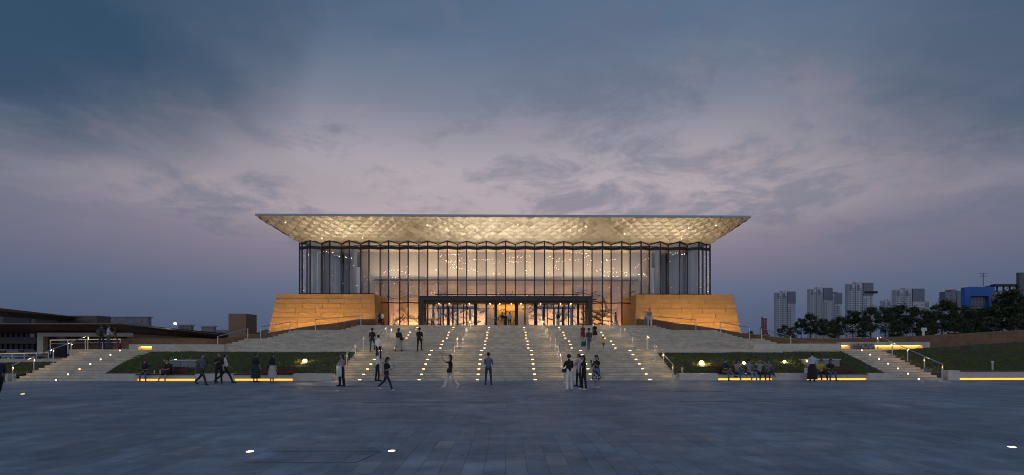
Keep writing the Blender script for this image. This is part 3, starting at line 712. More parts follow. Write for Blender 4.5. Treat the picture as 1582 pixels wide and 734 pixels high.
washer('relief_uplight', 'long floor lamp glowing up the carved relief wall', -16.5, 16.5, 62.3, TOPZ + .12, 1250, (1, .63, .33), (0, .65, 1))
# entrance portal
YP = 54.6; xl, xr = WX(648, YP), WX(915, YP); zt = WZ(458.8, YP)
por = empty('entrance_portal', ((xl + xr) / 2, YP, TOPZ), 'dark metal entrance portal with glass doors at the top of the stairs', 'portal')
pm = mat('portal_metal', (.045, .043, .05), .4, .55, var=.1); pm2 = mat('portal_inside', (.03, .03, .036), .45, .4)
for nm, a, c, z0, z1 in (('jamb', xl, xl + .45, TOPZ, zt), ('jamb', xr - .45, xr, TOPZ, zt), ('lintel', xl + .452, xr - .452, zt - .41, zt)):
    q = MB(); q.box(a, c, YP, YG - .62, z0 - .0, z1); q.build(nm, pm, por)
q = MB(); q.box(xl - .05, xr + .05, YP - .05, YG - .6, zt + .002, zt + .10); q.build('coping', pm2, por)
q = MB(); q.box(xl + .46, xr - .46, YP + .5, YG + .1, zt - .62, zt - .415); q.build('canopy_ceiling', mat('portal_ceiling', (.09, .055, .035), .45, .2, var=.1), por)
q = MB(); q.box(xl + .45, xr - .45, YG + .12, YG + .3, zt - .62, zt + .1); q.build('bulkhead', pm2, por)
for px in (678, 694, 725, 757, 772, 790, 805, 835, 866, 882):
    for yy in (55.5, 56.5):
        x = WX(px, yy); q = MB(); q.tube((x, yy, zt - .645), (x, yy, zt - .621), .05, n=12); q.build('downlight', mat('downlight_lens', (1, .9, .7), .4, emit=(1, .78, .48), est=9), por)
posts = [(652, 658, 1), (668, 671, 0), (683.4, 685.8, 0), (698.6, 700.8, 0), (715.6, 716.8, 0), (732.5, 737.2, 1), (751.6, 752.8, 0), (763.8, 768.2, 1), (795.2, 800.4, 1), (810.2, 811.2, 0), (826, 830, 1), (844.8, 846.2, 0), (861.5, 864, 0), (877.4, 879.4, 0), (891.6, 894.6, 0), (904, 910, 1)]
YD = YG + .05
for a, c, big in posts:
    q = MB(); q.box(WX(a, YD), WX(c, YD), YD - (.18 if big else .08), YD + .1, TOPZ, zt - .615); q.build('door_post', pm2, por)
for (a, c, _), (d, e, _) in zip(posts, posts[1:]):
    if a == 763.8: continue                    # the centre door stands open
    x0, x1 = WX(c, YD) + .004, WX(d, YD) - .004
    dr = MB(); dr.add([(x0, YD, TOPZ + .02), (x1, YD, TOPZ + .02), (x1, YD, zt - .62), (x0, YD, zt - .62)], [(0, 1, 2, 3)]); do = dr.build('door', doorglass, por)
    q = MB(); zh = TOPZ + 2.25; q.box(x0, x1, YD - .03, YD + .03, zh, zh + .07); q.box(x0, x1, YD - .03, YD + .03, TOPZ + .01, TOPZ + .12); q.build('door_rail', pm2, do)
    xm = x0 + .12 if (a < 780) else x1 - .12
    q = MB(); q.tube((xm, YD - .06, TOPZ + .8), (xm, YD - .06, TOPZ + 1.5), .018, n=6); q.build('handle', steel, do)
# inner vestibule frames
vest = mat('vestibule_frame', (.03, .05, .10), .35, .6)
for px in (680.5, 693.5, 707, 726, 839, 856, 869.5, 882.5):
    x = WX(px, 58.9); q = MB(); q.box(x - .12, x + .12, 58.8, 59.0, TOPZ, zt - .9); q.build('vestibule_post', vest, por)
for a, c in ((676, 733), (830, 888)):
    q = MB(); q.box(WX(a, 58.9), WX(c, 58.9), 58.82, 58.98, zt - 1.0, zt - .72); q.build('vestibule_beam', vest, por)
# golden screen seen through the open centre doors
t = empty('golden_screen', (0, 61.5, TOPZ), 'glowing golden carved screen seen through the open centre doors', 'screen')
q = MB(); q.box(-2.7, 2.7, 61.5, 61.7, TOPZ, TOPZ + 3.1); q.build('panel', mat('gold_panel', (.75, .45, .14), .45, .3, var=.2, scale=2), t)
rg = random.Random(9)
for i in range(16):
    q = MB(); p = Vector((rg.uniform(-2.5, 2.5), 61.47, TOPZ + rg.uniform(.2, 2.8))); ang = rg.uniform(0, 6)
    for s in range(9):
        c = p + Vector((math.cos(ang) * .14, 0, math.sin(ang) * .14)); ang += rg.uniform(-.2, .75)
        if abs(c.x) > 2.6 or not TOPZ < c.z < TOPZ + 3: break
        q.tube(p, c, .03, n=5); p = c
    if q.v: q.build('branch', bronze, t)
area('lamp', (0, 60.6, TOPZ + 2.9), 5, .2, 38, (1, .66, .30), (0, .9, -1), t)
# ------------------------------------------------------------------ podiums of battered stone courses
NC = 10; CHH = .52; ZB = 7.62 - NC * CHH
for s, lab in ((-1, 'left sandstone podium of stepped courses under the glass, lit amber'), (1, 'right sandstone podium of stepped courses under the glass, lit amber')):
    YF = 54.3
    xo, xi = (abs(WX(427, YF)), abs(WX(578.5, YF))) if s < 0 else (WX(1133, YF), WX(983, YF))
    t = empty('stone_podium', (s * 20, YF, ZB), lab, 'podium', 'stone podiums of the hall')
    q = MB(); q.box(min(s * (xi + .08), s * (xo - .08)), max(s * (xi + .08), s * (xo - .08)), YF + .08, 72, ZB - 1, 7.60); q.build('rubble_core', podstone, t)
    rg = random.Random(31 + s)
    for k in range(NC):
        z1 = 7.62 - k * CHH; z0 = z1 - CHH; yf_ = YF - .03 * k; o_ = xo + .10 * k + (.0 if k else 0); i_ = xi - .035 * k
        # front blocks
        x = i_; bl = [x]; x += rg.uniform(.8, 2.2)
        while x < o_ - .9: bl.append(x); x += rg.uniform(1.7, 2.6)
        bl.append(o_)
        for a, c in zip(bl, bl[1:]):
            jx = rg.uniform(-.006, .006); q = MB(); q.box(min(s * (a + .012), s * (c - .012)), max(s * (a + .012), s * (c - .012)), yf_ + jx, yf_ + .6, z0 + .012, z1 - .012); q.build('stone_block', podstone, t)
        for (xx, w_) in ((i_, 1), (o_, -1)):
            y = yf_ + .606
            while y < (YG if w_ > 0 else 66):
                y2 = y + rg.uniform(1.6, 2.4); q = MB(); xa, xb = xx, xx + w_ * .6; q.box(min(s * xa, s * xb), max(s * xa, s * xb), y, min(y2 - .01, 57.3 if w_ > 0 else 66), z0 + .006, z1 - .004); q.build('stone_block', podstone, t); y = y2
    washer('podium_uplight', '%s row of amber lamps hidden at the foot of the sandstone podium' % ('left' if s < 0 else 'right'), min(s * (xi + .3), s * (xo + .6)), max(s * (xi + .3), s * (xo + .6)), YF - 3.0, 3.25, 400, (1, .61, .15), (0, 1, .60), .2, gr='amber lamps at the podium feet')
    washer('soffit_uplight', '%s long lamp on the podium top lighting the golden soffit' % ('left' if s < 0 else 'right'), min(s * 14.8, s * 23.0), max(s * 14.8, s * 23.0), 55.2, 7.80, 330, (1, .88, .66), (0, -.25, 1), .2, gr='lamps lighting the soffit')
washer('soffit_uplight', 'long lamp on the entrance portal lighting the golden soffit', -8, 8, 55.2, 7.72, 760, (1, .89, .68), (0, -.25, 1), .2, gr='lamps lighting the soffit')
for s in (-1, 1):
    q = MB(); q.box(min(s * 14.6, s * 27.2), max(s * 14.6, s * 27.2), 50.6, 66.5, LANDZ - .1, 3.12); tag(q.build('podium_terrace', brownwall), kind='structure')
# ------------------------------------------------------------------ cabinets and lawn lamps
def cabinet(px0, px1, pyt, Y, label):
    x0, x1 = WX(px0, Y), WX(px1, Y); zt_ = WZ(pyt, Y); z0 = .3; t = empty('utility_cabinet', ((x0 + x1) / 2, Y, z0), label, 'cabinet', 'steel utility cabinets on the lawns')
    cm = mat('cabinet_steel', (.23, .25, .28), .4, .6, var=.08)
    q = MB(); q.box(x0, x1, Y, Y + .7, z0, zt_ - .06); q.build('body', cm, t)
    q = MB(); q.box(x0 - .06, x1 + .06, Y - .06, Y + .76, zt_ - .06, zt_); q.build('lid', mat('cabinet_lid', (.38, .41, .46), .4, .6), t)
    n_ = 4
    for i in range(n_):
        a = x0 + (x1 - x0) * i / n_ + .02; c = x0 + (x1 - x0) * (i + 1) / n_ - .02; q = MB(); q.box(a, c, Y - .02, Y - .002, z0 + .06, zt_ - .09); d = q.build('door', cm, t)
        q = MB(); q.box(c - .1, c - .06, Y - .045, Y - .021, (z0 + zt_) / 2 - .06, (z0 + zt_) / 2 + .06); q.build('handle', steel, d)
    q = MB(); q.prism([(x0 + .04, Y - .026), (x0 + .16, Y - .026), (x0 + .16, Y - .0215), (x0 + .04, Y - .0215)], zt_ - .26, zt_ - .14); q.build('warning_plate', mat('yellow_plate', (.7, .5, .03), .5), t)
cabinet(256, 303, 556, 30.0, 'grey steel utility cabinet on the left lawn behind the bench')
cabinet(1248, 1297, 555, 30.0, 'grey steel utility cabinet on the right lawn behind the seated pair')
def lawn_lamp(px, py, Y, label, power, r=.055):
    p = W(px, py, Y); zg = .36 + (Y - D0 - .46) / 4.17 * 1.24; t = empty('lawn_floodlight', (p.x, Y, zg), label, 'floodlight', 'floodlights on the lawns')
    q = MB(); q.tube((p.x, Y + .05, zg - .1), (p.x, Y + .05, p.z), .02); q.box(p.x - .07, p.x + .07, Y + .02, Y + .16, p.z - .07, p.z + .07); q.build('housing', darkmetal, t)
    q = MB(); q.tube((p.x, Y + .021, p.z), (p.x, Y - .004, p.z), r, n=16); q.build('lens', flood, t)
    point('lamp', (p.x, Y - .12, p.z + .02), power, (1, .68, .28), t, .04)
lawn_lamp(471, 558, 31.0, 'bright amber floodlight on the left lawn beside the grand stairs', 34, .12)
lawn_lamp(271, 556, 31.2, 'small amber floodlight behind the left cabinet', 8, .045)
lawn_lamp(1084, 561, 30.6, 'brightest amber floodlight on the right lawn near the stairs', 42, .14)
lawn_lamp(1149, 561, 30.6, 'small amber floodlight behind the five seated people', 14, .085)
lawn_lamp(1212, 559, 30.8, 'amber floodlight on the right lawn left of the cabinet', 16, .09)
lawn_lamp(1247, 558, 29.85, 'dim amber lamp at the end of the right cabinet', 3, .04)
for px, py, Y, lab in ((1533, 563, 29.2, 'short lit bollard on the far right wall'), (1054, 573, 29.1, 'short pale bollard on the right lawn beside the handrail')):
    p = W(px, py, Y); t = empty('bollard', (p.x, Y, .4), lab, 'bollard'); q = MB(); q.tube((p.x, Y, .38), (p.x, Y, p.z + .14), .06, n=12); q.build('post', steel, t); q = MB(); q.tube((p.x, Y, p.z + .141), (p.x, Y, p.z + .19), .066, n=12); q.build('cap', mat('bollard_cap', (.5, .36, .16), .4, emit=(1, .5, .1), est=.25), t)
# water bottles on the left bench
for px, lab in ((238.5, 'clear water bottle on the left bench nearer the masked woman'), (247.5, 'clear water bottle on the left bench nearer the man in black')):
    x = WX(px, D0 + .12); t = empty('water_bottle', (x, D0 + .12, WT + .006), lab, 'bottle', 'water bottles on the left bench'); q = MB(); z = WT + .006
    for z0, z1, r0, r1 in ((0, .15, .034, .034), (.15, .19, .034, .014)): q.tube((x, D0 + .12, z + z0), (x, D0 + .12, z + z1), r0, r1, n=10)
    q.build('body', mat('bottle_plastic', (.55, .6, .65), .15, spec=.8), t); q = MB(); q.tube((x, D0 + .12, z + .19), (x, D0 + .12, z + .215), .016, n=8); q.build('cap', white, t)

# ------------------------------------------------------------------ brown retaining bank, right
t = empty('retaining_wall', (40, 45, 0), 'long brown terracotta bank rising to the right below the trees', 'wall')
RB = [(1142, 516, 521, 46), (1185, 521, 533, 44), (1245, 522.5, 533, 44), (1310, 523, 533, 44), (1360, 521.5, 530, 44.5), (1420, 519, 528.5, 45), (1480, 516, 527, 46), (1540, 512.5, 524, 47), (1600, 509, 522, 48), (1700, 503, 518, 50), (1800, 497, 514, 52)]
for a, c in zip(RB, RB[1:]):
    A, C = W(a[0], a[1], a[3]), W(c[0], c[1], c[3]); q = MB(); q.prism([(A.x + .005, A.y), (C.x - .005, C.y), (C.x - .005, C.y + .8), (A.x + .005, A.y + .8)], 0, [A.z, C.z, C.z, A.z]); q.build('wall_panel', earth, t)
q = MB(); pts = [W(a[0], a[1], a[3]) for a in RB]; vs = [(p.x, p.y + .4, p.z - .12) for p in pts] + [(p.x * 9, p.y * 9 + 60, 3.2) for p in pts]; n_ = len(pts)
q.add(vs, [(i, i + 1, n_ + i + 1, n_ + i) for i in range(n_ - 1)]); tag(q.build('upper_ground', grassdirt), kind='structure')

# ------------------------------------------------------------------ trees
def leaf_mesh(seed, h, rx, n_leaf, leaf=.22, base=.25):
    rg = random.Random(seed); q = MB(); cl = []
    for _ in range(40):
        a = rg.uniform(0, 6.28); zz = rg.uniform(base, 1.0); rad = rx * math.sqrt(rg.random()) * math.sin(math.pi * min(.97, .12 + .86 * (zz - base) / (1 - base))) ** .6 ; cl.append((Vector((rad * math.cos(a), rad * math.sin(a), zz * h)), rg.uniform(.3, .75) * rx * .40))
    for _ in range(n_leaf):
        c, r = rg.choice(cl); p = c + Vector((rg.gauss(0, 1), rg.gauss(0, 1), rg.gauss(0, .8))) * r * .55
        n1 = Vector((rg.gauss(0, 1), rg.gauss(0, 1), rg.gauss(0, 1) + .6)).normalized(); a = n1.orthogonal().normalized(); b2 = n1.cross(a); s = leaf * rg.uniform(.6, 1.3)
        q.add([p - a * s, p + b2 * s * .5, p + a * s, p - b2 * s * .5], [(0, 1, 2, 3)], rg.choices((0, 1, 2), (5, 4, 1.5))[0])
    lm = [mat('leaf_mid', (.040, .060, .022), .7, var=.25, scale=.8), mat('leaf_dark', (.024, .040, .018), .7, var=.25, scale=.8), mat('leaf_pale', (.075, .085, .030), .7, var=.2)]
    return q.mesh('crown', lm)
def trunk_mesh(seed, h, rx):
    rg = random.Random(seed + 50); q = MB(); p = Vector((0, 0, -.3)); r0 = .11 * h / 6; tops = []
    for k in range(5):
        c = p + Vector((rg.uniform(-.1, .1), rg.uniform(-.1, .1), h * .16)); q.tube(p, c, r0 * (1 - .15 * k), r0 * (1 - .15 * (k + 1)), n=7); p = c
        if k >= 1:
            for _ in range(3):
                a = rg.uniform(0, 6.28); e = p + Vector((math.cos(a) * rx * .7, math.sin(a) * rx * .7, h * rg.uniform(.12, .3))); q.tube(p, e, r0 * .4, r0 * .1, n=5)
    return q.mesh('trunk', mat('bark', (.06, .045, .035), .9, var=.2))
TV = [(leaf_mesh(i, h, rx, n_, lf, bs), trunk_mesh(i, h, rx), h, rx) for i, (h, rx, n_, lf, bs) in enumerate([(6.0, 2.6, 3600, .20, .22), (7.0, 2.5, 3600, .20, .26), (5.2, 2.4, 3000, .19, .2), (8.0, 3.0, 4200, .22, .28), (4.2, 1.8, 2200, .16, .1)])]
rg = random.Random(77); TREES = []
def tree(px, py_top, Y, zb, v, label):
    cm, tm, h, rx = TV[v]; zt_ = WZ(py_top, Y); s = (zt_ - zb) / h; x = WX(px, Y)
    t = empty('tree', (x, Y, zb), label, 'tree', 'trees behind the brown bank'); t['_local'] = 1; t.scale = (s * rg.uniform(.95, 1.2), s, s); t.rotation_euler.z = rg.uniform(0, 6.28)
    for nm, me in (('trunk', tm), ('crown', cm)):
        o = bpy.data.objects.new(nm, me); COL.objects.link(o); o.parent = t
TP = [(1160, 512, 70, 4), (1182, 510, 66, 4), (1212, 503, 72, 0), (1238, 492, 68, 1), (1252, 486, 74, 3), (1272, 494, 66, 0), (1296, 491, 70, 2), (1318, 480, 72, 1), (1345, 476, 68, 3), (1368, 474, 74, 1), (1392, 473, 68, 3), (1416, 476, 70, 0), (1436, 482, 66, 2), (1456, 466, 70, 3), (1476, 470, 74, 1), (1498, 480, 66, 2), (1520, 478, 68, 0), (1545, 463, 64, 1), (1566, 450, 62, 3), (1585, 458, 64, 1), (1225, 506, 60, 4), (1285, 502, 58, 4), (1335, 498, 58, 4), (1385, 496, 58, 4), (1430, 494, 58, 4), (1480, 492, 58, 4), (1530, 490, 57, 4), (1575, 486, 56, 4)]
ordn = ['first', 'second', 'third', 'fourth', 'fifth', 'sixth', 'seventh', 'eighth', 'ninth', 'tenth', 'eleventh', 'twelfth', 'thirteenth', 'fourteenth', 'fifteenth', 'sixteenth', 'seventeenth', 'eighteenth', 'nineteenth', 'twentieth']
big = sorted([t for t in TP if t[3] != 4]); small = sorted([t for t in TP if t[3] == 4])
for i, (px, py, Y, v) in enumerate(big): tree(px, py, Y, 2.9, v, 'dark leafy tree behind the brown bank, %s tall one from the left' % ordn[i])
for i, (px, py, Y, v) in enumerate(small): tree(px, py, Y, 2.7, v, 'low bushy shrub tree under the tall row, %s one from the left' % ordn[i])

# ------------------------------------------------------------------ far apartment towers
conc = mat('tower_pale', (.43, .445, .50), .8, var=.05, scale=.05); concd = mat('tower_slate', (.16, .18, .24), .8); farw = mat('tower_window', (.12, .145, .20), .3)  # pale walls and windows: distance haze mixed into their colour
def tower(px0, px1, pyt, Y, label, fl=26, split=((0, .27, .0), (.31, .56, .6), (.6, 1.0, .25)), crown=(2,), grp='apartment towers beyond the trees'):
    x0, x1 = WX(px0, Y), WX(px1, Y); zt_ = WZ(pyt, Y); w = x1 - x0; t = empty('apartment_tower', ((x0 + x1) / 2, Y, 0), label, 'tower', grp)
    q = MB(); q.box(x0 + w * .02, x1 - w * .02, Y + 1.5, Y + 6, 0, zt_ - 3.5); q.build('core', conc, t)
    for i, (a, c, up) in enumerate(split):
        q = MB(); q.box(x0 + w * a, x0 + w * c, Y, Y + 5.5, 0, zt_ - 2.2 + up * 3); wl = q.build('wall', conc, t)
        wd = MB(); xa, xb = x0 + w * a, x0 + w * c; nwin = 2 if i < 2 else 2
        if i in crown:
            q = MB(); q.box(xa - .1, xb + .1, Y - .3, Y + 5.6, zt_ - 14, zt_ - 2.2 + up * 3 + .3); q.build('crown_panel', concd, t)
        else:
            q = MB(); q.box(xa + w * .03, xa + w * .13, Y - .25, Y - .02, zt_ - 9, zt_ - 3); q.build('crown_panel', concd, t)
        h0 = 3; fh = (zt_ - 8) / fl
        for f_ in range(fl):
            z = f_ * fh + h0
            if i in crown and z > zt_ - 17: continue
            for k in range(nwin):
                xx = xa + (xb - xa) * ((k + .5) / nwin if i < 2 else (.12 + .2 * k)); ww = (xb - xa) * (.17 if i < 2 else .07)
                wd.box(xx - ww, xx + ww, Y - .12, Y - .01, z, z + fh * .52)
        tag(wd.build('windows', farw, t), kind='stuff')
    q = MB()
    for a, c in ((.27, .31), (.56, .60)):
        q.box(x0 + w * a + .05, x0 + w * c - .05, Y + .8, Y + 1.4, 0, zt_ - 6)
    q.build('balcony_recess', farw, t)
    for a in (.08, .45, .9):
        q = MB(); q.ball((x0 + w * a, Y + 3, zt_ + .3), .28, seg=6, rings=4); q.build('warning_light', mat('red_beacon', (.6, .02, .02), .5, emit=(1, .08, .05), est=.7), t)
tower(1200, 1229, 448, 520, 'leftmost slender apartment tower beyond the trees')
tower(1252, 1286, 442, 500, 'second apartment tower from the left, beside a shorter grey one')
tower(1285, 1301, 450, 560, 'shorter slate topped tower directly behind the second tower', crown=(1, 2))
tower(1311, 1349, 434, 480, 'tallest apartment tower behind the floodlight mast')
tower(1384, 1428, 443, 490, 'broad apartment tower left of the blue building')
tower(1426, 1438, 462, 600, 'low grey tower at the right shoulder of the broad tower', crown=())
tower(1364, 1388, 461, 640, 'low dim grey tower left of the broad tower', crown=())
tower(1460, 1490, 446, 420, 'plain slate tower next to the blue building', crown=(0, 1, 2))
tower(1495, 1525, 441, 460, 'dim slab tower peeping over the blue building', crown=())
tower(1176, 1182, 503, 900, 'tiny far tower beside the red banner', crown=())
# blue framed building
Y = 150; t = empty('blue_building', (WX(1514, Y), Y, 3), 'bright blue framed building with a grid of windows', 'building'); bm_ = mat('blue_cladding', (.02, .13, .46), .5, var=.06)
def wbox(par, nm, px0, px1, pt, pb, Y0, Y1, m, zb=None):
    q = MB(); z1 = WZ(pt, Y0, px0); z0 = WZ(pb, Y0, px0) if zb is None else zb; q.box(WX(px0, Y0), WX(px1, Y0), Y0, Y1, z0, z1); return q.build(nm, m, par)
wbox(t, 'frame', 1491, 1499.5, 444, 0, Y, Y + 1.4, bm_, 2); wbox(t, 'frame', 1528, 1537, 441.5, 0, Y, Y + 1.4, bm_, 2); wbox(t, 'frame', 1499.5, 1528, 443, 457.5, Y + .01, Y + 1.4, bm_)
wl = wbox(t, 'wall', 1499.5, 1528, 457.5, 0, Y + 1.0, Y + 1.5, mat('grey_render', (.27, .27, .29), .8, var=.05), 2)
for r_ in range(4):
    for c_ in range(6):
        a = 1500.4 + c_ * 4.6 + (.7 if c_ > 2 else 0); wbox(wl, 'window', a, a + 3.7, 459 + r_ * 8.2, 465 + r_ * 8.2, Y + .85, Y + .99, farw)
q = MB(); p = W(1519, 442, Y + 3); q.tube(p, p + Vector((0, 0, 4.2)), .12, n=6); 
for dz_, w_ in ((4.0, 1.4), (2.9, 1.5), (3.4, .8)): q.bar(p + Vector((-w_, 0, dz_)), p + Vector((w_, 0, dz_)), .1, .1)
tag(q.build('antenna_mast', mat('mast_grey', (.12, .13, .15), .5, .4)), 'lattice antenna mast with cross arms on the blue building', 'antenna')
t = empty('grey_building', (WX(1560, 140), 140, 3), 'pale grey building with dark roof canopy right of the blue one', 'building')
wbox(t, 'wall', 1538, 1576, 449, 0, 140, 141, _M['grey_render'], 2); wbox(t, 'canopy', 1537.5, 1576, 439, 442, 139.6, 141.2, darkmetal); wbox(t, 'tower_block', 1575, 1610, 421, 0, 139, 139.9, mat('slate_render', (.12, .12, .135), .8, var=.05), 2)
for c_ in range(4): wbox(t, 'canopy_post', 1541 + c_ * 10, 1542 + c_ * 10, 442, 449.5, 139.5, 139.9, darkmetal)
for r_ in range(3):
    for c_ in range(5): wbox(t, 'window', 1541 + c_ * 7, 1545.5 + c_ * 7, 458 + r_ * 11, 464 + r_ * 11, 139.8, 139.99, farw)
# floodlight mast
Y = 130; p = W(1345.5, 520, Y); q = MB(); t = empty('floodlight_mast', (p.x, Y, 3), 'tall floodlight mast with unlit lamps before the tallest tower', 'light mast'); zt_ = WZ(452, Y); q.tube((p.x, Y, 3), (p.x, Y, zt_), .14, .09); q.build('pole', mat('mast_grey', (.12, .13, .15), .5, .4), t)
q = MB(); q.bar((p.x - 1.5, Y, zt_), (p.x + 1.5, Y, zt_), .1, .1); q.build('crossarm', _M['mast_grey'], t)
for k in (-1.2, 0, 1.2):
    q = MB(); q.box(p.x + k - .42, p.x + k + .42, Y - .3, Y + .2, zt_ - .1, zt_ + .5); q.build('lamp_head', darkmetal, t)
# red banner sign with pale lettering
Y = 52; p = W(1181.5, 521, Y); zt_ = WZ(492.5, Y); t = empty('banner_sign', (p.x, Y, 2.6), 'tall dark red banner sign on a black post right of the podium', 'sign')
bw_ = .20; q = MB(); q.box(p.x - bw_ - .14, p.x - bw_ - .06, Y - .05, Y + .05, 2.2, zt_ + .25); q.build('post', darkmetal, t)
zm = WZ(512, Y); q = MB(); q.box(p.x - bw_, p.x + bw_, Y - .03, Y + .03, zm, zt_); q.build('upper_panel', mat('banner_red', (.17, .008, .022), .6, var=.1), t)
q = MB(); q.box(p.x - bw_ + .03, p.x + bw_ + .03, Y - .03, Y + .03, 2.4, zm - .06); q.build('lower_panel', _M['banner_red'], t)
q = MB(); q.box(p.x - bw_ - .08, p.x + bw_ + .05, Y - .04, Y + .04, zt_ + .004, zt_ + .06); q.build('bracket', darkmetal, t)
lt = mat('banner_print', (.45, .33, .36), .7); strokes = MB()
zz = zt_ - .16
for i in range(3):       # brush-like characters, one under the other
    for (a, b_, c_, d_) in (((-.09, 0, .09, .03), (-.02, .1, .03, -.16), (.03, -.02, .09, -.14), (-.09, -.06, -.04, -.15)), ((-.07, .05, .08, .06), (-.08, -.04, .08, -.02), (0, .08, -.06, -.16), (.02, -.02, .09, -.16)), ((-.08, .04, .02, .05), (-.04, .08, -.06, -.15), (.03, .07, .04, -.1), (-.08, -.08, .09, -.13)))[i:i + 1]:
        for (x0, z0, x1, z1) in (a, b_, c_, d_): strokes.bar((p.x + x0 - .03, Y - .034, zz + z0), (p.x + x1 - .03, Y - .034, zz + z1), .006, .028)
    zz -= .30
strokes.build('lettering', lt, t)
q = MB()
for k in range(5): q.box(p.x + .04, p.x + .12, Y - .036, Y - .031, zm - .2 - k * .13, zm - .13 - k * .13)
q.build('lettering', lt, t)
# small pale sign among the trees
p = W(1427.5, 515, 56); t = empty('notice_board', (p.x, 56, 3), 'small pale notice board under the trees above the bank', 'sign'); q = MB(); q.box(p.x - .3, p.x + .35, 56, 56.06, WZ(511, 56), WZ(506, 56)); q.build('panel', white, t); q = MB(); q.box(p.x - .2, p.x + .1, 56.0, 56.05, 2.6, WZ(511, 56)); q.build('post', white, t)

# ------------------------------------------------------------------ left wings
dk = mat('dark_roof', (.080, .052, .040), .6, var=.08); brs = mat('brown_soffit', (.20, .11, .07), .6, var=.1)
t = empty('west_wing', (WX(90, 80), 80, 0), 'long low brown wing with deep overhanging roof and pale entrance frame at left', 'building')
Y = 80
def P2(px, Y): return (WX(px, Y), Y)
far = W(372, 519, 150); nr = W(182, 499, 80)
rp = [P2(-120, 80), P2(182, 80), (far.x, far.y), (far.x - 60, far.y + 40), (WX(-120, 80), 170)]
q = MB(); q.prism(rp, [nr.z - .22, nr.z - .22, far.z - .22, far.z - .2, nr.z - .2], [nr.z, nr.z, far.z, far.z, nr.z]); rf = q.build('roof', mat('pale_fascia', (.17, .115, .085), .6, var=.06), t)
zs0 = WZ(515.5, 84); q = MB(); inner = [P2(40, 86), P2(196, 86), W(352, 523, 150).to_2d()[:] if False else (W(352, 523, 150).x, 150)]
q.add([(*P2(-120, 80), nr.z - .225), (*P2(182, 80), nr.z - .225), (far.x, far.y, far.z - .225), (*P2(-120, 86), zs0), (*P2(196, 86), zs0), (W(345, 524, 150).x, 150, W(345, 526, 150).z)], [(0, 3, 4, 1), (1, 4, 5, 2)]); q.build('soffit', brs, t)
q = MB(); q.prism([P2(196, 86.2), (W(352, 523, 150).x, 150), (W(352, 523, 150).x, 152), (WX(190, 86.2), 90)], 0, [zs0, 3.5, 3.5, zs0]); q.build('side_wall', brownwall, t)
q = MB(); q.box(WX(190, 87), WX(335, 87), 84.8, 85.2, 0, WZ(523, 85)); q.build('lower_wall', brownwall, t)
# pale portal frame
for nm, a, c, pt, pb, m in (('pier', 57, 66.5, 520, 553, wallstone), ('lintel', 57, 192, 514, 520, wallstone), ('reveal', 66.6, 73.5, 520.2, 553, brownwall)):
    wbox(t, nm, a, c, pt, pb, 84.0 if nm != 'reveal' else 84.4, 86, m)
wbox(t, 'back_wall', 66, 192, 519, 556, 88, 88.4, brownwall)
wbox(t, 'dark_window', 73.6, 103, 521, 534, 87.8, 87.99, mat('blue_window', (.03, .06, .12), .2)); wbox(t, 'dark_door', 76, 103, 535, 552, 87.8, 87.99, darkglass)
wbox(t, 'glazed_wall', -60, 56, 503, 556, 86.5, 87, darkglass)
for k in range(12): wbox(t, 'glazing_bar', -40 + k * 8.3, -39 + k * 8.3, 504, 550, 86.3, 86.49, darkmetal)
wbox(t, 'balcony_front', -60, 55.5, 521, 531, 85.6, 85.8, mat('grey_panel', (.04, .043, .05), .5, var=.1))
wbox(t, 'pier', 46, 53, 514.5, 521, 86, 86.2, wallstone)
t = empty('upper_wing', (WX(40, 110), 110, 0), 'dark upper roof with sharp overhanging tip at far left', 'building')
a = W(-80, 468, 84); c = W(0, 476, 90); tip = W(127, 490.3, 112)
q = MB(); q.prism([(a.x, a.y), (c.x, c.y), (tip.x, tip.y), (tip.x - 30, tip.y + 25), (a.x - 20, 140)], [a.z - .5, c.z - .5, tip.z - .12, tip.z - .1, a.z - .5], [a.z, c.z, tip.z, tip.z, a.z]); q.build('roof', dk, t)
b0, b1 = W(-80, 492, 100), W(92, 495.5, 116)
q = MB(); q.add([(a.x, a.y, a.z - .51), (c.x, c.y, c.z - .51), (tip.x, tip.y, tip.z - .125), (b1.x, b1.y, b1.z), (W(0, 489, 104).x, 104, W(0, 489, 104).z), (b0.x, b0.y, b0.z)], [(0, 5, 4, 1), (1, 4, 3, 2)]); q.build('soffit', brs, t)
wbox(t, 'wall', -80, 150, 487.5, 0, 117, 121, wallstone if False else mat('wing_wall', (.10, .085, .08), .7), 0)
for a_, c_ in ((5, 46), (54, 91)):
    wbox(t, 'window_band', a_, c_, 488.5, 499.5, 116.8, 116.99, darkglass)
q = MB(); q.prism([P2(90, 118), (W(380, 520, 210).x, 210), (W(380, 520, 210).x, 240), P2(90, 140)], 0, [WZ(494.5, 118), W(380, 519, 210).z, W(380, 519, 210).z, WZ(494, 118)]); q.build('rear_roof', dk, t)
def far_block(px0, px1, pt, Y, label, wins):
    t = empty('far_building', (WX((px0 + px1) / 2, Y), Y, 0), label, 'building'); wbox(t, 'wall', px0, px1, pt + 2, 0, Y, Y + 2, mat('far_grey', (.17, .17, .19), .8, var=.05), 0); wbox(t, 'roof_slab', px0 - 1, px1 + 1, pt, pt + 1.6, Y - .3, Y + 2.3, mat('far_pale', (.24, .24, .26), .8))
    for (a, c, p0, p1) in wins: wbox(t, 'window', a, c, p0, p1, Y - .2, Y - .01, farw)
far_block(171, 229, 489, 220, 'far grey rooftop pavilion above the brown wing', [(173, 179, 492, 496), (181, 197, 492, 496), (201, 207, 493, 499), (210, 218, 493, 499), (221, 227, 493, 499)])
far_block(275, 295, 501.5, 240, 'small far building with two blue windows near the bright lamp', [(278, 283, 504.5, 508.5), (286, 291, 504.5, 508.5)])
far_block(311, 330, 503.5, 240, 'plain far grey block left of the square stone tower', [])
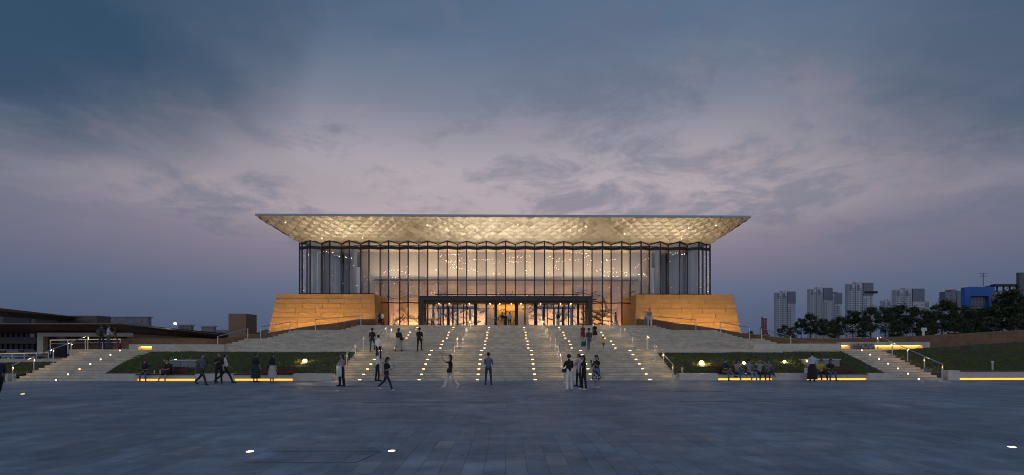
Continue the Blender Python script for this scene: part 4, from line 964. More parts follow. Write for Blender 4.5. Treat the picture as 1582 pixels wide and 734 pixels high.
far_block(332, 352, 509.5, 260, 'low dark far block beside the square stone tower', [])
# square stone tower
Y = 75; t = empty('stone_tower', (WX(366, Y), Y, 0), 'square brown stone tower left of the lit podium', 'tower'); x0, x1 = WX(353, Y), WX(380, Y); zt_ = WZ(485, Y); nC = 9
for k in range(nC):
    z0 = 1.0 + (zt_ - 1.0) * k / nC; z1 = 1.0 + (zt_ - 1.0) * (k + 1) / nC; q = MB(); q.box(x0, x1, Y, Y + 3.2, z0 + .004, z1 - .004); q.build('stone_course', mat('tower_stone', (.25, .155, .10), .8, var=.1), t)
# far mountain
q = MB(); pk = [(380, 519), (395, 515), (405, 511), (411, 508.5), (417, 510.5), (424, 512), (432, 517), (445, 520)]; Y = 2600; vs = []
for px, py in pk: v = W(px, py, Y); vs += [(v.x, Y, -5), (v.x, Y, v.z), (v.x, Y + 500, -5)]
q.add(vs, [f for i in range(len(pk) - 1) for f in ((3 * i, 3 * i + 3, 3 * i + 4, 3 * i + 1), (3 * i + 1, 3 * i + 4, 3 * i + 5, 3 * i + 2))]); tag(q.build('hills', mat('far_hill', (.10, .12, .17), .9)), kind='structure')  # hill coloured faint blue in place of hazy air
# street lamp far left
p = W(272, 500, 100); t = empty('street_lamp', (p.x, 100, 0), 'tall street lamp with bright white head above the left wing', 'street lamp'); q = MB(); q.tube((p.x, 100, 0), (p.x, 100, p.z), .06, .04); q.build('pole', darkmetal, t); q = MB(); q.ball((p.x, 99.7, p.z), .22, seg=10, rings=6); q.build('lamp_head', mat('white_lamp', (1, 1, 1), .3, emit=(.9, .95, 1), est=30), t); point('lamp', (p.x, 99.3, p.z - .2), 60, (.9, .95, 1), t, .1)
# railings near the left stairs
for (a, c, pr, Y, lab) in ((78, 186, 525, 38, 'upper lit railing beyond the left side stairs'), (0, 75, 546, 40, 'low lit railing at the far left before the dark glazing')):
    A, C = W(a, pr, Y), W(c, pr - 1.5, Y); t = empty('railing', (A.x, Y, 0), lab, 'railing', 'railings at the left')
    for nm, dz_ in (('top_rail', 0), ('mid_rail', -.28)):
        q = MB(); q.tube(A + Vector((0, 0, dz_)), C + Vector((0, 0, dz_)), .025); q.build(nm, mat('rail_steel', (.42, .47, .56), .3, .9), t)
    q = MB(); q.bar(A - Vector((0, 0, .04)), C - Vector((0, 0, .04)), .03, .012); q.build('led_strip', mat('rail_led_dim', (.9, .6, .2), .5, emit=(1.0, .55, .16), est=1.2), t)
    for k in range(5):
        p = A.lerp(C, k / 4); q = MB(); q.box(p.x - .04, p.x + .04, Y - .012, Y + .012, p.z - 1.1, p.z); q.build('post', steel, t)
# parked car, far left behind the railing
def car(px, Y, col, label):
    x = WX(px, Y); t = empty('parked_car', (x, Y, 0), label, 'car'); t['_local'] = 1
    prof = [(-2.1, .3), (-2.15, .7), (-1.9, .95), (-1.2, 1.02), (-.75, 1.45), (.7, 1.48), (1.35, 1.0), (2.0, .88), (2.15, .6), (2.1, .3)]
    vs = []
    for s in (-.85, .85):
        for a, z in prof: vs.append((a, s * (.86 if z > 1.1 else 1), z))
    n_ = len(prof); q = MB(); q.add(vs, [tuple(range(n_)), tuple(range(2 * n_ - 1, n_ - 1, -1))] + [(i, n_ + i, n_ + (i + 1) % n_, (i + 1) % n_) for i in range(n_)]); q.build('body', mat('car_' + str(col[0]), col, .3, .2, coat=1), t)
    for s in (-.86, .83):
        q = MB(); q.box(-.85, 1.05, s, s + .03, 1.03, 1.36); q.build('side_window', darkglass, t)
    for a in (-1.35, 1.35):
        for s in (-.88, .7):
            q = MB(); q.tube((a, s, .32), (a, s + .18, .32), .32, n=16); w_ = q.build('wheel', mat('tyre', (.02, .02, .02), .8), t); q = MB(); q.tube((a, s - .01, .32), (a, s + .19, .32), .19, n=12); q.build('rim', steel, w_)
    return t
car(7, 62, (.16, .17, .19), 'grey parked car behind the low railing at far left')
car(34, 66, (.06, .065, .08), 'dark parked car behind the low railing at far left')
# ------------------------------------------------------------------ people
def cloth(c, name=None):
    key = 'cloth_%02x%02x%02x' % tuple(int(max(0, min(1, v)) * 255) for v in c)
    return mat(key, c, .85, var=.12, scale=14, bump=.3, bscale=60, dist=.004)
SKIN = mat('skin', (.40, .235, .165), .55, var=.05); SKIN2 = mat('skin_tan', (.31, .175, .12), .55, var=.05)
HAIR = mat('black_hair', (.012, .010, .010), .45); EYE = mat('eye_dark', (.02, .015, .015), .3); LIP = mat('lips', (.28, .10, .09), .5)
BLACK, NAVY, WHITE, DENIM, DDEN = (.012, .012, .014), (.018, .022, .04), (.68, .69, .70), (.08, .13, .24), (.03, .045, .08)

def capsule(q, p0, p1, r0, r1, seg=10, sx=1.0, sy=1.0):
    """closed tapered limb with round ends; sx, sy squash the section"""
    p0, p1 = Vector(p0), Vector(p1); d = p1 - p0; L = d.length; d = d / L if L > 1e-6 else Vector((0, 0, 1))
    ref = Vector((1, 0, 0)) if abs(d.x) < .9 else Vector((0, 1, 0)); b = d.cross(ref).normalized(); a = b.cross(d)
    rows = [(p0 - d * r0 * math.cos(t), r0 * math.sin(t)) for t in (R(30), R(60))] + [(p0, r0), (p1, r1)] + [(p1 + d * r1 * math.sin(t), r1 * math.cos(t)) for t in (R(30), R(60))]
    vs = [p0 - d * r0]
    for c, r in rows:
        for i in range(seg):
            t = 2 * math.pi * i / seg; vs.append(c + a * math.cos(t) * r * sx + b * math.sin(t) * r * sy)
    vs.append(p1 + d * r1); n = len(rows)
    fs = [(0, 1 + (i + 1) % seg, 1 + i) for i in range(seg)]
    for j in range(n - 1):
        for i in range(seg): u = 1 + j * seg + i; w = 1 + j * seg + (i + 1) % seg; fs.append((u, w, w + seg, u + seg))
    e = len(vs) - 1; fs += [(e, e - seg + i, e - seg + (i + 1) % seg) for i in range(seg)]
    q.add(vs, fs)

ARMS = {'down': (6, 9, 14, 0), 'fwd': (24, 6, 22, 0), 'aft': (-24, 8, 12, 0), 'phone': (28, 8, 105, .45), 'hold': (12, 10, 88, .35), 'raise': (88, 22, 48, -.1), 'back': (-22, 12, 42, .75), 'cross': (30, 6, 95, .95), 'lap': (32, 8, 52, .35), 'head': (95, 48, 125, .5), 'out': (20, 38, 20, 0), 'hip': (-8, 40, 85, .5)}
LEGS = {'stand': ((0, 2, 3), (0, 2, 3)), 'ease': ((6, 5, 6), (-4, 4, 2)), 'walk': ((24, 1, 8), (-17, 1, 22)), 'stride': ((30, 1, 10), (-24, 1, 26)), 'climb': ((42, 2, 50), (-6, 2, 6)), 'sit': ((82, 6, 84), (80, 8, 76)), 'sitx': ((84, 2, 80), (95, -4, 40)), 'sitout': ((74, 8, 52), (76, 10, 66)), 'crouch': ((95, 8, 130), (60, 8, 120))}

def person(px, Y, z, H, rot, label, top=BLACK, bottom=BLACK, shoes=BLACK, legs='stand', arms=('down', 'down'), hair='short', skirt=None, short=False, tan=False, nod=0.0, turn=0.0, fat=1.0, shorts=False, sleeve=False, group='visitors on the square and stairs', loose=1.0, x=None, lean=0.0, seat=None):
    u = H / 1.70; X_ = WX(px, Y) if x is None else x
    prims = []     # (p0, p1, r0, r1, material index, squash x, squash y)
    sitting = legs in ('sit', 'sitx', 'sitout', 'crouch')
    mt_skin = SKIN2 if tan else SKIN
    mats = [mt_skin, cloth(top), cloth(bottom), cloth(shoes), HAIR, EYE, LIP]
    S, T, B, SH = 0, 1, 2, 3
    hipz = 0.0; feet = []
    fwd = Vector((0, -1, 0)); hip = {}; pel = Vector((0, 0, 0))
    for side, (a, sp, fx) in zip((-1, 1), LEGS[legs]):
        h = Vector((side * .088, 0, 0)); hip[side] = h
        td = Vector((side * math.sin(R(sp)), -math.sin(R(a)), -math.cos(R(a)))).normalized(); k = h + td * .415
        sa = a - fx; sd = Vector((side * math.sin(R(sp)) * .5, -math.sin(R(sa)), -math.cos(R(sa)))).normalized(); an = k + sd * .40
        bare = 0 if not short else 1
        prims.append((h, k, .083 * fat * loose, .060 * loose, B if not (skirt and skirt < .5) else B, 1, 1))
        prims.append((k, an, (.058 if short or shorts else .060 * loose), (.036 if short or shorts else .046 * loose * (1.15 if loose > 1 else 1)), S if (short or shorts) else B, 1, 1))
        fd = Vector((math.sin(R(side * 8)), -1, 0)).normalized()
        if sa < -12: fd = (fd + Vector((0, 0, -.55))).normalized()
        heel = an + Vector((0, .03, -.045)); toe = an + fd * .155 + Vector((0, 0, -.05)); prims.append((heel, toe, .042, .034, SH, 1, 1)); feet += [heel.z - .042, toe.z - .034]
    base = -min(feet)
    sh_z = .50; ln = Vector((0, -math.sin(R(lean)), math.cos(R(lean)))); 
    if sitting and not lean: ln = Vector((0, -.10, .995))
    wa, ch, ne = ln * .14, ln * .34, ln * .535
    prims.append((Vector((-.06, 0, .0)), Vector((.06, 0, .0)), .105 * fat, .105 * fat, B, 1, 1))
    prims.append((Vector((0, 0, .02)), wa + Vector((0, 0, .03)), .118 * fat, .112 * fat, T if not sitting else T, 1.18, .86))
    prims.append((wa, ch, .112 * fat, .128 * fat, T, 1.2, .84))
    prims.append((ch + Vector((-.09, 0, .06)), ch + Vector((.09, 0, .06)), .088, .088, T, 1, 1))
    prims.append((ch + ln * .10, ne, .062, .050, T, 1, 1))
    hd = ne + ln * .135 + Vector((0, -.02 - .05 * nod, -.02 * nod)); prims.append((ne - ln * .03, hd - ln * .04, .047, .047, S, 1, 1))
    rt = Matrix.Rotation(R(turn), 3, 'Z'); tilt = Matrix.Rotation(R(28 * nod), 3, 'X')
    HD = lambda v: hd + rt @ (tilt @ Vector(v))
    prims.append((HD((0, .012, .035)), HD((0, -.008, -.045)), .086, .062, S, .90, 1.04))
    prims.append((HD((0, -.085, -.010)), HD((0, -.100, -.028)), .010, .014, S, 1, 1))
    for sd_ in (-1, 1): prims.append((HD((sd_ * .083, .012, .012)), HD((sd_ * .083, .012, -.02)), .014, .010, S, 1, 1))
    hands = {}
    for side, an_ in zip((-1, 1), arms):
        a, o, fx, inn = ARMS[an_]; s0 = ch + Vector((side * .168 * (fat * .3 + .7), 0, .085)); 
        ud = Vector((side * math.sin(R(o)), -math.sin(R(a)) * math.cos(R(o)), -math.cos(R(a)) * math.cos(R(o)))).normalized(); el = s0 + ud * .275
        f2 = a + fx; fdv = Vector((-side * inn + side * math.sin(R(o)) * .3, -math.sin(R(f2)), -math.cos(R(f2)))).normalized()
        if an_ == 'back': fdv = Vector((-side * .8, .25, -.35)).normalized()
        if an_ == 'head': fdv = Vector((-side * .75, .15, .62)).normalized()
        wr = el + fdv * .235
        prims.append((s0, el, .053 * fat, .042, T, 1, 1)); prims.append((el, wr, .039, .027, T if sleeve else S, 1, 1)); hn = wr + fdv * .075
        prims.append((wr + fdv * .015, hn, .030, .033, S, 1, .62)); hands[side] = (hn, fdv)
    # --- one continuous skin over all of it
    q = MB()
    for (p0, p1, r0, r1, m_, sx, sy) in prims: capsule(q, p0, p1, r0, r1, 10, sx, sy)
    me = bpy.data.meshes.new('tmp'); me.from_pydata(q.v, [], q.f); tmp = bpy.data.objects.new('tmp', me); COL.objects.link(tmp)
    md = tmp.modifiers.new('r', 'REMESH'); md.mode = 'VOXEL'; md.voxel_size = .0185; md.use_smooth_shade = True
    sm = tmp.modifiers.new('s', 'SMOOTH'); sm.factor = .5; sm.iterations = 3
    body = bpy.data.meshes.new_from_object(tmp.evaluated_get(bpy.context.evaluated_depsgraph_get())); bpy.data.objects.remove(tmp); bpy.data.meshes.remove(me)
    nv = len(body.vertices); co = np.empty(nv * 3); body.vertices.foreach_get('co', co); co = co.reshape(-1, 3)
    npl = len(body.polygons); cen = np.empty(npl * 3); body.polygons.foreach_get('center', cen); cen = cen.reshape(-1, 3)
    best = np.full(npl, 1e9); idx = np.zeros(npl, int)
    for (p0, p1, r0, r1, m_, sx, sy) in prims:
        a = np.array(p0); d = np.array(p1) - a; tt = np.clip(((cen - a) @ d) / max(1e-9, d @ d), 0, 1); dist = np.linalg.norm(cen - a - tt[:, None] * d, axis=1) - (r0 + (r1 - r0) * tt)
        w = dist < best - .004; best[w] = dist[w]; idx[w] = m_
    # trousers end at the waist, shorts show the knee
    vs = [Vector(c) for c in co]; fs = [tuple(p.vertices) for p in body.polygons]; bpy.data.meshes.remove(body)
    fin = MB(); fin.v = [tuple(v) for v in vs]; fin.f = fs; fin.m = [int(i) for i in idx]
    # fingers, eyes, mouth
    for side, (hn, fdv) in hands.items():
        ax = fdv.cross(Vector((0, 0, 1))); ax = ax.normalized() if ax.length > .1 else Vector((1, 0, 0)); nb = fdv.cross(ax).normalized()
        for i, ln_ in enumerate((.060, .070, .066, .052)):
            b0 = hn + ax * ((i - 1.5) * .0165) + fdv * .022; m0 = b0 + fdv * ln_ * .55; m1 = m0 + (fdv * .75 + nb * .55).normalized() * ln_ * .5; fin.tube(b0, m0, .0085, .008, n=5, mi=0); fin.tube(m0, m1, .008, .006, n=5, mi=0)
        b0 = hn + ax * (-.030 * side) - fdv * .025; m0 = b0 + (fdv * .7 - ax * side * .6).normalized() * .035; fin.tube(b0, m0, .0095, .0085, n=5, mi=0); fin.tube(m0, m0 + fdv * .03, .0085, .006, n=5, mi=0)
    for sd_ in (-1, 1): fin.ball(HD((sd_ * .032, -.080, .012)), (.011, .008, .006), 5, 6, 4)
    fin.ball(HD((0, -.083, -.052)), (.020, .008, .005), 6, 6, 4)
    t = empty('person', (X_, Y, z), label, 'person', group); t['_local'] = 1; t.scale = (u, u, u); t.rotation_euler.z = R(rot)
    up = base if seat is None else (seat - z) / u + .095
    o = fin.build('body', mats, t, True); o.location.z = up
    # hair
    hm = MB(); SG, RG = 14, 10; vv = {}
    def hv(i, j):
        th = math.pi * j / RG; ph = 2 * math.pi * i / SG; v = Vector((.099 * math.sin(th) * math.cos(ph), .108 * math.sin(th) * math.sin(ph) + .016, .100 * math.cos(th) + .034)); return v
    keep = []
    for j in range(RG):
        for i in range(SG):
            c = (hv(i, j) + hv(i + 1, j + 1)) / 2
            if (c.y > -.035 and c.z > (-.055 if c.y > .03 else .0)) or c.z > .075: keep.append((i, j))
    idx_ = {}; lst = []
    def gid(i, j):
        k = (i % SG, j)
        if k not in idx_: idx_[k] = len(lst); lst.append(HD(hv(i, j) * 1.0))
        return idx_[k]
    fsz = [(gid(i, j), gid(i, j + 1), gid(i + 1, j + 1), gid(i + 1, j)) for i, j in keep]; hm.add(lst, fsz)
    if hair == 'long': capsule(hm, HD((0, .075, .02)), HD((0, .10, -.24)), .085, .062, 10, 1, .6)
    if hair == 'bob': capsule(hm, HD((0, .05, .0)), HD((0, .055, -.09)), .092, .085, 10, 1, .7)
    if hair == 'bun': hm.ball(HD((0, .125, .06)), .05)
    if hair == 'pony': capsule(hm, HD((0, .12, .05)), HD((0, .165, -.16)), .04, .02, 8)
    if hair == 'cap':
        hm.ball(HD((0, -.01, .085)), (.105, .12, .062)); hm.box(0, 0, 0, 0, 0, 0)
    ho = hm.build('hair', HAIR if hair != 'cap' else cloth(NAVY), t, True); ho.location.z = up
    if skirt:
        sk = MB(); zt_, zb_ = .10, -(.90 - skirt); n = 28; rows = 9; V = []
        for j in range(rows + 1):
            f = j / rows; zz = zt_ + (zb_ - zt_) * f; r = .135 * fat + .085 * f + .03 * math.sin(min(1, f * 3) * 1.57)
            for i in range(n):
                th = 2 * math.pi * i / n; k = 1 + .05 * f * math.sin(th * 7 + H * 9) + .02 * f * math.sin(th * 3); V.append((r * k * math.cos(th) * 1.08, r * k * math.sin(th) * .92 - .015, zz))
        sk.add(V, [(j * n + i, j * n + (i + 1) % n, (j + 1) * n + (i + 1) % n, (j + 1) * n + i) for j in range(rows) for i in range(n)])
        so = sk.build('skirt', cloth(bottom) if bottom != 'print' else PRINT, t, True); so.location.z = up
    t['_h'] = {}
    return t, u, up, hands, Vector((X_, Y, z)), rot
PRINT = mat('print_cloth', (.1, .1, .1), .85)
_nt = PRINT.node_tree; _v = _nt.nodes.new('ShaderNodeTexNoise'); _v.inputs['Scale'].default_value = 16; _g = _nt.nodes.new('ShaderNodeTexCoord'); _r = _nt.nodes.new('ShaderNodeValToRGB'); _r.color_ramp.interpolation = 'CONSTANT'; _r.color_ramp.elements[0].color = (.01, .01, .012, 1); _r.color_ramp.elements[1].position = .52; _r.color_ramp.elements[1].color = (.5, .5, .5, 1)
_nt.links.new(_g.outputs['Object'], _v.inputs['Vector']); _nt.links.new(_v.outputs[0], _r.inputs[0]); _nt.links.new(_r.outputs[0], _nt.nodes['Principled BSDF'].inputs['Base Color'])
def hand_world(pr, side):
    t, u, up, hands, loc, rot = pr; v = hands[side][0] * u + Vector((0, 0, up * u)); return loc + Matrix.Rotation(R(rot), 3, 'Z') @ v
def local_world(pr, v):
    t, u, up, hands, loc, rot = pr; return loc + Matrix.Rotation(R(rot), 3, 'Z') @ (Vector(v) * u + Vector((0, 0, up * u)))
def bag(name, c, size, col, label, rot=0, strap=None, cat='bag'):
    """soft bag: bulged box with handle loop; strap = list of world points"""
    t = empty(name, c, label, cat); t['_local'] = 1; t.rotation_euler.z = R(rot); w, d, h = size; q = MB(); n = 10; V = []
    for j in range(6):
        f = j / 5; k = .82 + .18 * math.sin(math.pi * min(1, f * .8 + .2))
        for i in range(n):
            th = 2 * math.pi * i / n; cx, cy = math.cos(th), math.sin(th); e = .6; V.append((w / 2 * k * math.copysign(abs(cx) ** e, cx), d / 2 * k * math.copysign(abs(cy) ** e, cy), -h + h * f))
    q.add(V, [tuple(range(n))[::-1], tuple(range(5 * n, 6 * n))] + [(j * n + i, j * n + (i + 1) % n, (j + 1) * n + (i + 1) % n, (j + 1) * n + i) for j in range(5) for i in range(n)]); q.build('pouch', cloth(col), t, True)
    q = MB(); m = 8; pts = [Vector((w * .32 * math.cos(math.pi * i / m), 0, .12 * math.sin(math.pi * i / m))) for i in range(m + 1)]
    for a, b_ in zip(pts, pts[1:]): q.tube(a, b_, .009, n=5)
    q.build('handle', cloth(col), t)
    if strap:
        q = MB(); Mi = Matrix.Rotation(R(-rot), 3, 'Z'); P = [Mi @ (Vector(p) - Vector(c)) for p in strap]
        for a, b_ in zip(P, P[1:]): q.tube(a, b_, .012, n=5)
        q.build('strap', cloth(col), t)
def phone(pr, side, label):
    c = hand_world(pr, side) + Vector((0, 0, .06)); t = empty('phone', c, label, 'phone'); t['_local'] = 1; t.rotation_euler.z = R(pr[5]); q = MB(); q.box(-.038, .038, -.005, .005, -.06, .09); q.build('case', mat('phone_black', (.01, .01, .012), .3), t)
    q = MB(); q.box(-.034, .034, .0052, .0065, -.052, .082); q.build('screen', mat('phone_screen', (.05, .08, .14), .15, emit=(.35, .5, .9), est=.12), t)

def gy(py, px): return ground_Y(py, px)
# --- on the plaza
person(-4, gy(620, 0), 0, 1.74, 60, 'man in dark clothes walking, cut off by the left edge', NAVY, BLACK, BLACK, 'walk', ('fwd', 'aft'), tan=True)
person(312, gy(595, 312), 0, 1.70, 78, 'man in blue grey shirt striding alone past the left bench', (.10, .12, .17), (.03, .035, .045), BLACK, 'stride', ('aft', 'hold'), sleeve=True)
person(338, gy(593, 338), 0, 1.68, 30, 'man all in black standing behind the man in white shirt', BLACK, BLACK, BLACK, 'ease', ('cross', 'down'))
person(348, gy(592, 348), 0, 1.68, 120, 'man in white shirt and dark trousers striding past the lawn', WHITE, BLACK, BLACK, 'stride', ('aft', 'fwd'))
person(395, gy(590.5, 395), 0, 1.62, 165, 'woman in black top and long dark green skirt before the empty bench', BLACK, (.012, .03, .024), BLACK, 'stand', ('down', 'down'), skirt=.22, short=True)
pr = person(420.5, gy(592, 420), 0, 1.64, 150, 'woman in black top and cream skirt pointing to the right', BLACK, (.40, .38, .34), (.2, .15, .1), 'stand', ('down', 'out'), 'long', skirt=.30, short=True)
bag('shoulder_bag', local_world(pr, (.22, .02, .12)), (.26, .10, .2), BLACK, 'black shoulder bag of the woman in the cream skirt', 60, [local_world(pr, (.15, .02, .14)), local_world(pr, (.15, .02, .48))])
pr = person(528, gy(597, 528), 0, 1.66, -50, 'woman with very long hair in pink blouse beside the left handrail', (.36, .22, .26), BLACK, BLACK, 'ease', ('down', 'hold'), 'long', sleeve=True, loose=1.25)
bag('folded_jacket', local_world(pr, (.22, -.20, .18)), (.22, .12, .55), (.5, .5, .54), 'pale jacket hanging over the arm of the woman in pink', 0, cat='jacket')
pr = person(583, gy(588.8, 583), 0, 1.66, 120, 'man in white shirt at the foot of the stairs behind the walking youth', WHITE, BLACK, BLACK, 'ease', ('hold', 'hold'))
bag('plastic_bag', hand_world(pr, 1) + Vector((.12, -.05, -.05)), (.30, .18, .55), (.42, .44, .46), 'big translucent white bag held at the foot of the stairs', 20)
pr = person(597, gy(603.5, 597), 0, 1.62, 75, 'youth in black with white sneakers walking with head bowed', BLACK, (.03, .03, .034), (.6, .6, .6), 'stride', ('hold', 'phone'), nod=.9, hair='bob')
bag('paper_bundle', hand_world(pr, 1) + Vector((-.05, -.03, -.03)), (.28, .08, .14), (.42, .46, .48), 'pale folded bundle in the hands of the walking youth', 60, cat='bundle')
pr = person(696, gy(599.5, 695), 0, 1.64, -75, 'woman in white trousers raising a phone at arm length', BLACK, (.66, .66, .63), (.6, .6, .6), 'walk', ('down', 'raise'), 'bob', loose=1.25, turn=10)
phone(pr, 1, 'phone raised by the woman in white trousers')
bag('shoulder_bag', local_world(pr, (.2, -.08, .12)), (.28, .12, .2), BLACK, 'black shoulder bag on the woman raising her phone', 40, [local_world(pr, (.16, -.06, .12)), local_world(pr, (-.10, .0, .50))])
person(754.5, gy(595, 755), 0, 1.70, 172, 'man in grey blue hooded jacket and jeans seen from behind, centre of plaza', (.13, .15, .20), DDEN, BLACK, 'ease', ('phone', 'phone'), sleeve=True, nod=.3)
pr = person(879, gy(602.5, 879), 0, 1.66, 200, 'woman in black top and wide white trousers, leftmost of the group of four', BLACK, (.66, .65, .61), (.6, .6, .6), 'ease', ('hold', 'phone'), 'bun', loose=1.35)
bag('shoulder_bag', local_world(pr, (.24, .02, .12)), (.26, .12, .18), (.02, .02, .025), 'dark crossbody bag on the woman in wide white trousers', 20, [local_world(pr, (.2, .02, .12)), local_world(pr, (-.12, .10, .46))])
person(894, gy(597.5, 894), 0, 1.62, -75, 'woman in pale pink shirt and black trousers within the group of four', (.42, .30, .36), BLACK, BLACK, 'ease', ('phone', 'hold'), 'pony', sleeve=True)
pr = person(902, gy(602.5, 902), 0, 1.62, -80, 'person in long black t-shirt and trousers with white sneakers in the group', BLACK, BLACK, (.6, .6, .6), 'ease', ('phone', 'phone'), 'bob', nod=.5)
bag('tote_bag', local_world(pr, (.1, -.30, .30)), (.30, .08, .36), (.46, .50, .50), 'white tote bag hugged by the person in black', 80)
pr = person(922, gy(599.5, 922), 0, 1.60, -50, 'woman in patterned skirt looking at her phone, rightmost of the group', BLACK, 'print' and (.012, .012, .014), (.6, .6, .6), 'stand', ('phone', 'phone'), 'pony', skirt=.42, short=True, nod=.6)
phone(pr, -1, 'phone held by the woman in the patterned skirt')
for o in pr[0].children:
    if o.name.startswith('skirt'): o.data.materials[0] = PRINT
bag('waist_jacket', local_world(pr, (0, -.04, .13)), (.38, .32, .18), (.10, .15, .27), 'blue jacket tied at the waist of the patterned skirt', 0, cat='jacket')
# --- on the grand stairs
def on(px, Y, *a, **k): return person(px, Y, stair_z(Y), *a, **k)
on(575, 32.75, 1.58, 185, 'woman in black with dark green trousers climbing the lower stairs', BLACK, (.012, .035, .028), BLACK, 'climb', ('down', 'down'), 'bun')
on(584.5, 31.2, 1.62, 185, 'man in white shirt and black trousers climbing beside the stair lights', WHITE, BLACK, BLACK, 'climb', ('down', 'down'))
pr = on(616, 32.75, 1.60, 170, 'long haired woman in black top and pale skirt on the stairs', BLACK, (.36, .34, .31), BLACK, 'walk', ('down', 'hold'), 'long', skirt=.24, short=True)
bag('shoulder_bag', local_world(pr, (-.24, .05, .14)), (.26, .12, .2), BLACK, 'black bag of the woman in the pale skirt on the stairs', 0, [local_world(pr, (-.17, .05, .14)), local_world(pr, (-.15, .0, .48))])
on(648, 32.75, 1.62, 180, 'man all in black climbing the lower stairs alone', BLACK, BLACK, BLACK, 'climb', ('down', 'fwd'))
on(900.5, 39.2, 1.28, 185, 'child in dark red dress climbing the upper stairs', (.13, .012, .02), (.13, .012, .02), (.5, .5, .5), 'walk', ('down', 'down'), skirt=.34, short=True)
on(919, 39.2, 1.36, 180, 'youth in long black t-shirt and bare legs on the upper stairs', BLACK, BLACK, (.5, .5, .5), 'climb', ('down', 'fwd'), skirt=.52, short=True, shorts=True)
pr = on(910, 33.0, 1.58, 190, 'woman in cap and grey shirt carrying a green bag up the stairs', (.05, .05, .065), DENIM, (.4, .3, .3), 'climb', ('down', 'down'), 'cap')
bag('carrier_bag', hand_world(pr, 1) + Vector((-.12, 0, -.02)), (.34, .2, .34), (.01, .075, .07), 'teal green carrier bag of the woman in the cap', 0)
on(932.5, 36.0, .92, 180, 'small child in yellow shirt running up the stairs', (.62, .46, .02), NAVY, (.3, .2, .2), 'stride', ('out', 'fwd'), shorts=True)
# --- on the top terrace
on(587, 52.6, 1.62, 0, 'woman in black dress at the inner corner of the left podium', BLACK, BLACK, BLACK, 'stand', ('down', 'hold'), 'bob', skirt=.45, short=True)
on(591, 52.4, 1.64, -30, 'person in white shirt talking at the inner corner of the left podium', WHITE, BLACK, BLACK, 'ease', ('hip', 'down'))
on(668, 53.8, 1.34, 10, 'child in bright yellow shirt at the left of the entrance', (.62, .48, .02), BLACK, BLACK, 'stand', ('cross', 'cross'))
on(765.5, 53.9, 1.15, 60, 'short person in dark clothes left of the open doors', BLACK, BLACK, BLACK, 'ease', ('hold', 'down'))
on(776, 54.0, 1.70, 150, 'man in black shirt and pale trousers before the open doors', BLACK, (.26, .27, .32), BLACK, 'ease', ('back', 'back'))
on(781, 54.1, 1.58, 175, 'person in dark clothes beside the man in light blue', NAVY, BLACK, BLACK, 'stand', ('down', 'down'))
on(787.5, 53.9, 1.72, 180, 'man in light blue shirt before the open doors, hands behind back', (.22, .42, .66), BLACK, BLACK, 'ease', ('back', 'back'), fat=1.15)
on(862, 53.6, 1.68, -10, 'woman in black top and white trousers right of the doors', BLACK, (.52, .52, .50), (.6, .6, .6), 'ease', ('phone', 'down'), 'bob', loose=1.2)
on(951, 53.2, 1.72, 100, 'person in grey with white backpack by the right glazing', (.08, .085, .11), (.09, .095, .12), BLACK, 'walk', ('down', 'down'))
on(997.5, 48.0, 1.36, 20, 'child in white and green shirt near the right cheek wall', (.45, .5, .48), (.18, .2, .26), BLACK, 'stand', ('down', 'down')) if False else person(997.5, 47.4, TOPZ, 1.40, 20, 'child in white and green shirt at the top of the right sloping wall', (.45, .5, .48), (.18, .2, .26), BLACK, 'stand', ('down', 'down'))
person(1003.5, 47.3, TOPZ, 1.62, -20, 'woman in grey top and wide pale trousers at the top of the right sloping wall', (.16, .18, .23), (.45, .43, .40), (.4, .4, .4), 'ease', ('hold', 'down'), 'long', loose=1.3)
# --- photographers at the top of the left side stairs
pr = person(156.5, 33.4, LANDZ, 1.68, 175, 'man in dark grey jacket with a backpack at the top of the left stairs', (.05, .052, .065), (.025, .027, .035), BLACK, 'ease', ('hold', 'hold'), sleeve=True)
bag('backpack', local_world(pr, (0, .19, .46)), (.30, .16, .42), (.035, .037, .045), 'dark backpack worn by the man in grey', -5, cat='backpack')
person(167.5, 33.5, LANDZ, 1.66, 140, 'man in light blue shirt and jeans reaching for the tripod', (.34, .40, .52), (.05, .075, .14), BLACK, 'ease', ('phone', 'fwd'))
c = Vector((WX(178.5, 33.5), 33.5, LANDZ)); t = empty('camera_tripod', c, 'black tripod with camera at the top of the left side stairs', 'tripod')
for k in range(3):
    a = R(90 + 120 * k); q = MB(); q.tube(c + Vector((0, 0, 1.18)), c + Vector((math.cos(a) * .42, math.sin(a) * .42, 0)), .022, .014, n=6); q.build('leg', darkmetal, t)
q = MB(); q.tube(c + Vector((0, 0, .9)), c + Vector((0, 0, 1.36)), .018, n=6); q.build('centre_column', darkmetal, t)
q = MB(); q.box(c.x - .08, c.x + .08, c.y - .05, c.y + .05, c.z + 1.37, c.z + 1.48); cb_ = q.build('camera', mat('phone_black', (.01, .01, .012), .3), t); q = MB(); q.tube(c + Vector((0, .05, 1.42)), c + Vector((0, .2, 1.42)), .04, n=10); q.build('camera_lens', darkmetal, cb_)
c2 = c + Vector((.38, -.1, 0)); bag('camera_bag', c2 + Vector((0, 0, .42)), (.14, .12, .40), (.10, .012, .02), 'small dark red bag hanging by the tripod', 0)
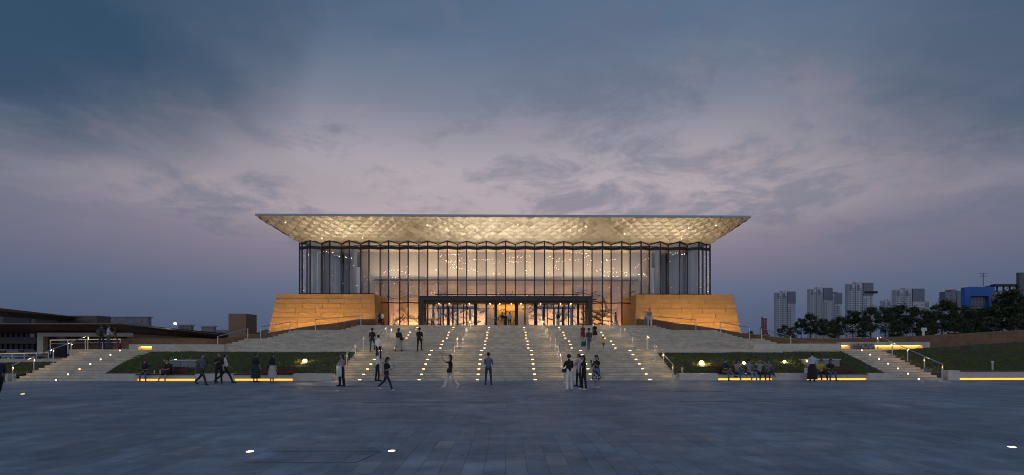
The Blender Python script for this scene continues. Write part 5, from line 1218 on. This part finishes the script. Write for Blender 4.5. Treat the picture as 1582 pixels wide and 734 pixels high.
# --- seated on the benches
SEAT = WT + .01
def sit(px, H, rot, *a, **k): return person(px, D0 + .12, 0, H, rot, *a, seat=SEAT, group='people sitting on the benches', **k)
sit(225.5, 1.60, 12, 'woman with face mask and jeans on the left end of the bench', BLACK, DENIM, (.3, .2, .2), 'sit', ('phone', 'lap'), 'bob', nod=.7)
sit(261.5, 1.70, -12, 'heavy man in black shirt and shorts on the left bench', BLACK, BLACK, BLACK, 'sitout', ('lap', 'lap'), nod=.7, fat=1.2, shorts=True)
sit(1119, 1.68, 22, 'man in navy shirt and khaki trousers, leftmost of five on the bench', NAVY, (.16, .13, .10), BLACK, 'sitx', ('lap', 'lap'), turn=55)
sit(1138, 1.60, 18, 'woman in pink jacket and jeans, second of five on the bench', (.34, .21, .23), DENIM, (.5, .5, .55), 'sitx', ('lap', 'lap'), 'long', sleeve=True, turn=60)
sit(1157, 1.66, 15, 'woman in grey lilac shirt and pale jeans, third of five on the bench', (.20, .19, .26), (.17, .26, .38), (.55, .55, .6), 'sit', ('lap', 'lap'), 'bun', turn=60)
sit(1173, 1.62, 0, 'person in pale jacket holding both hands to the head on the bench', (.30, .29, .27), (.04, .04, .045), (.5, .5, .5), 'sit', ('head', 'head'), 'bob', sleeve=True)
sit(1187, 1.58, -5, 'woman in grey t-shirt and jeans on her phone, rightmost of five', (.17, .19, .22), DDEN, (.3, .2, .2), 'sitx', ('phone', 'phone'), 'bob', nod=.5)
pr = person(1255, gy(588.8, 1255), 0, 1.66, 170, 'woman in white blouse and long black skirt standing at the right bench', (.42, .45, .52), BLACK, BLACK, 'stand', ('down', 'down'), 'bun', skirt=.10, sleeve=True)
bag('plastic_bag', hand_world(pr, 1) + Vector((-.06, 0, 0)), (.2, .12, .34), (.5, .54, .58), 'small white bag in the hand of the woman in the long skirt', 0)
sit(1267.5, 1.60, -8, 'woman in yellow t-shirt and black skirt seated at the right bench', (.42, .31, .03), BLACK, (.5, .5, .55), 'sitout', ('lap', 'phone'), 'bob', nod=.6)
sit(1282, 1.62, -10, 'person in black shirt and jeans seated at the right bench', BLACK, DENIM, BLACK, 'sit', ('lap', 'phone'), 'bob', nod=.7)

for o in bpy.data.objects:
    for k in ('_local', '_h'):
        if k in o: del o[k]
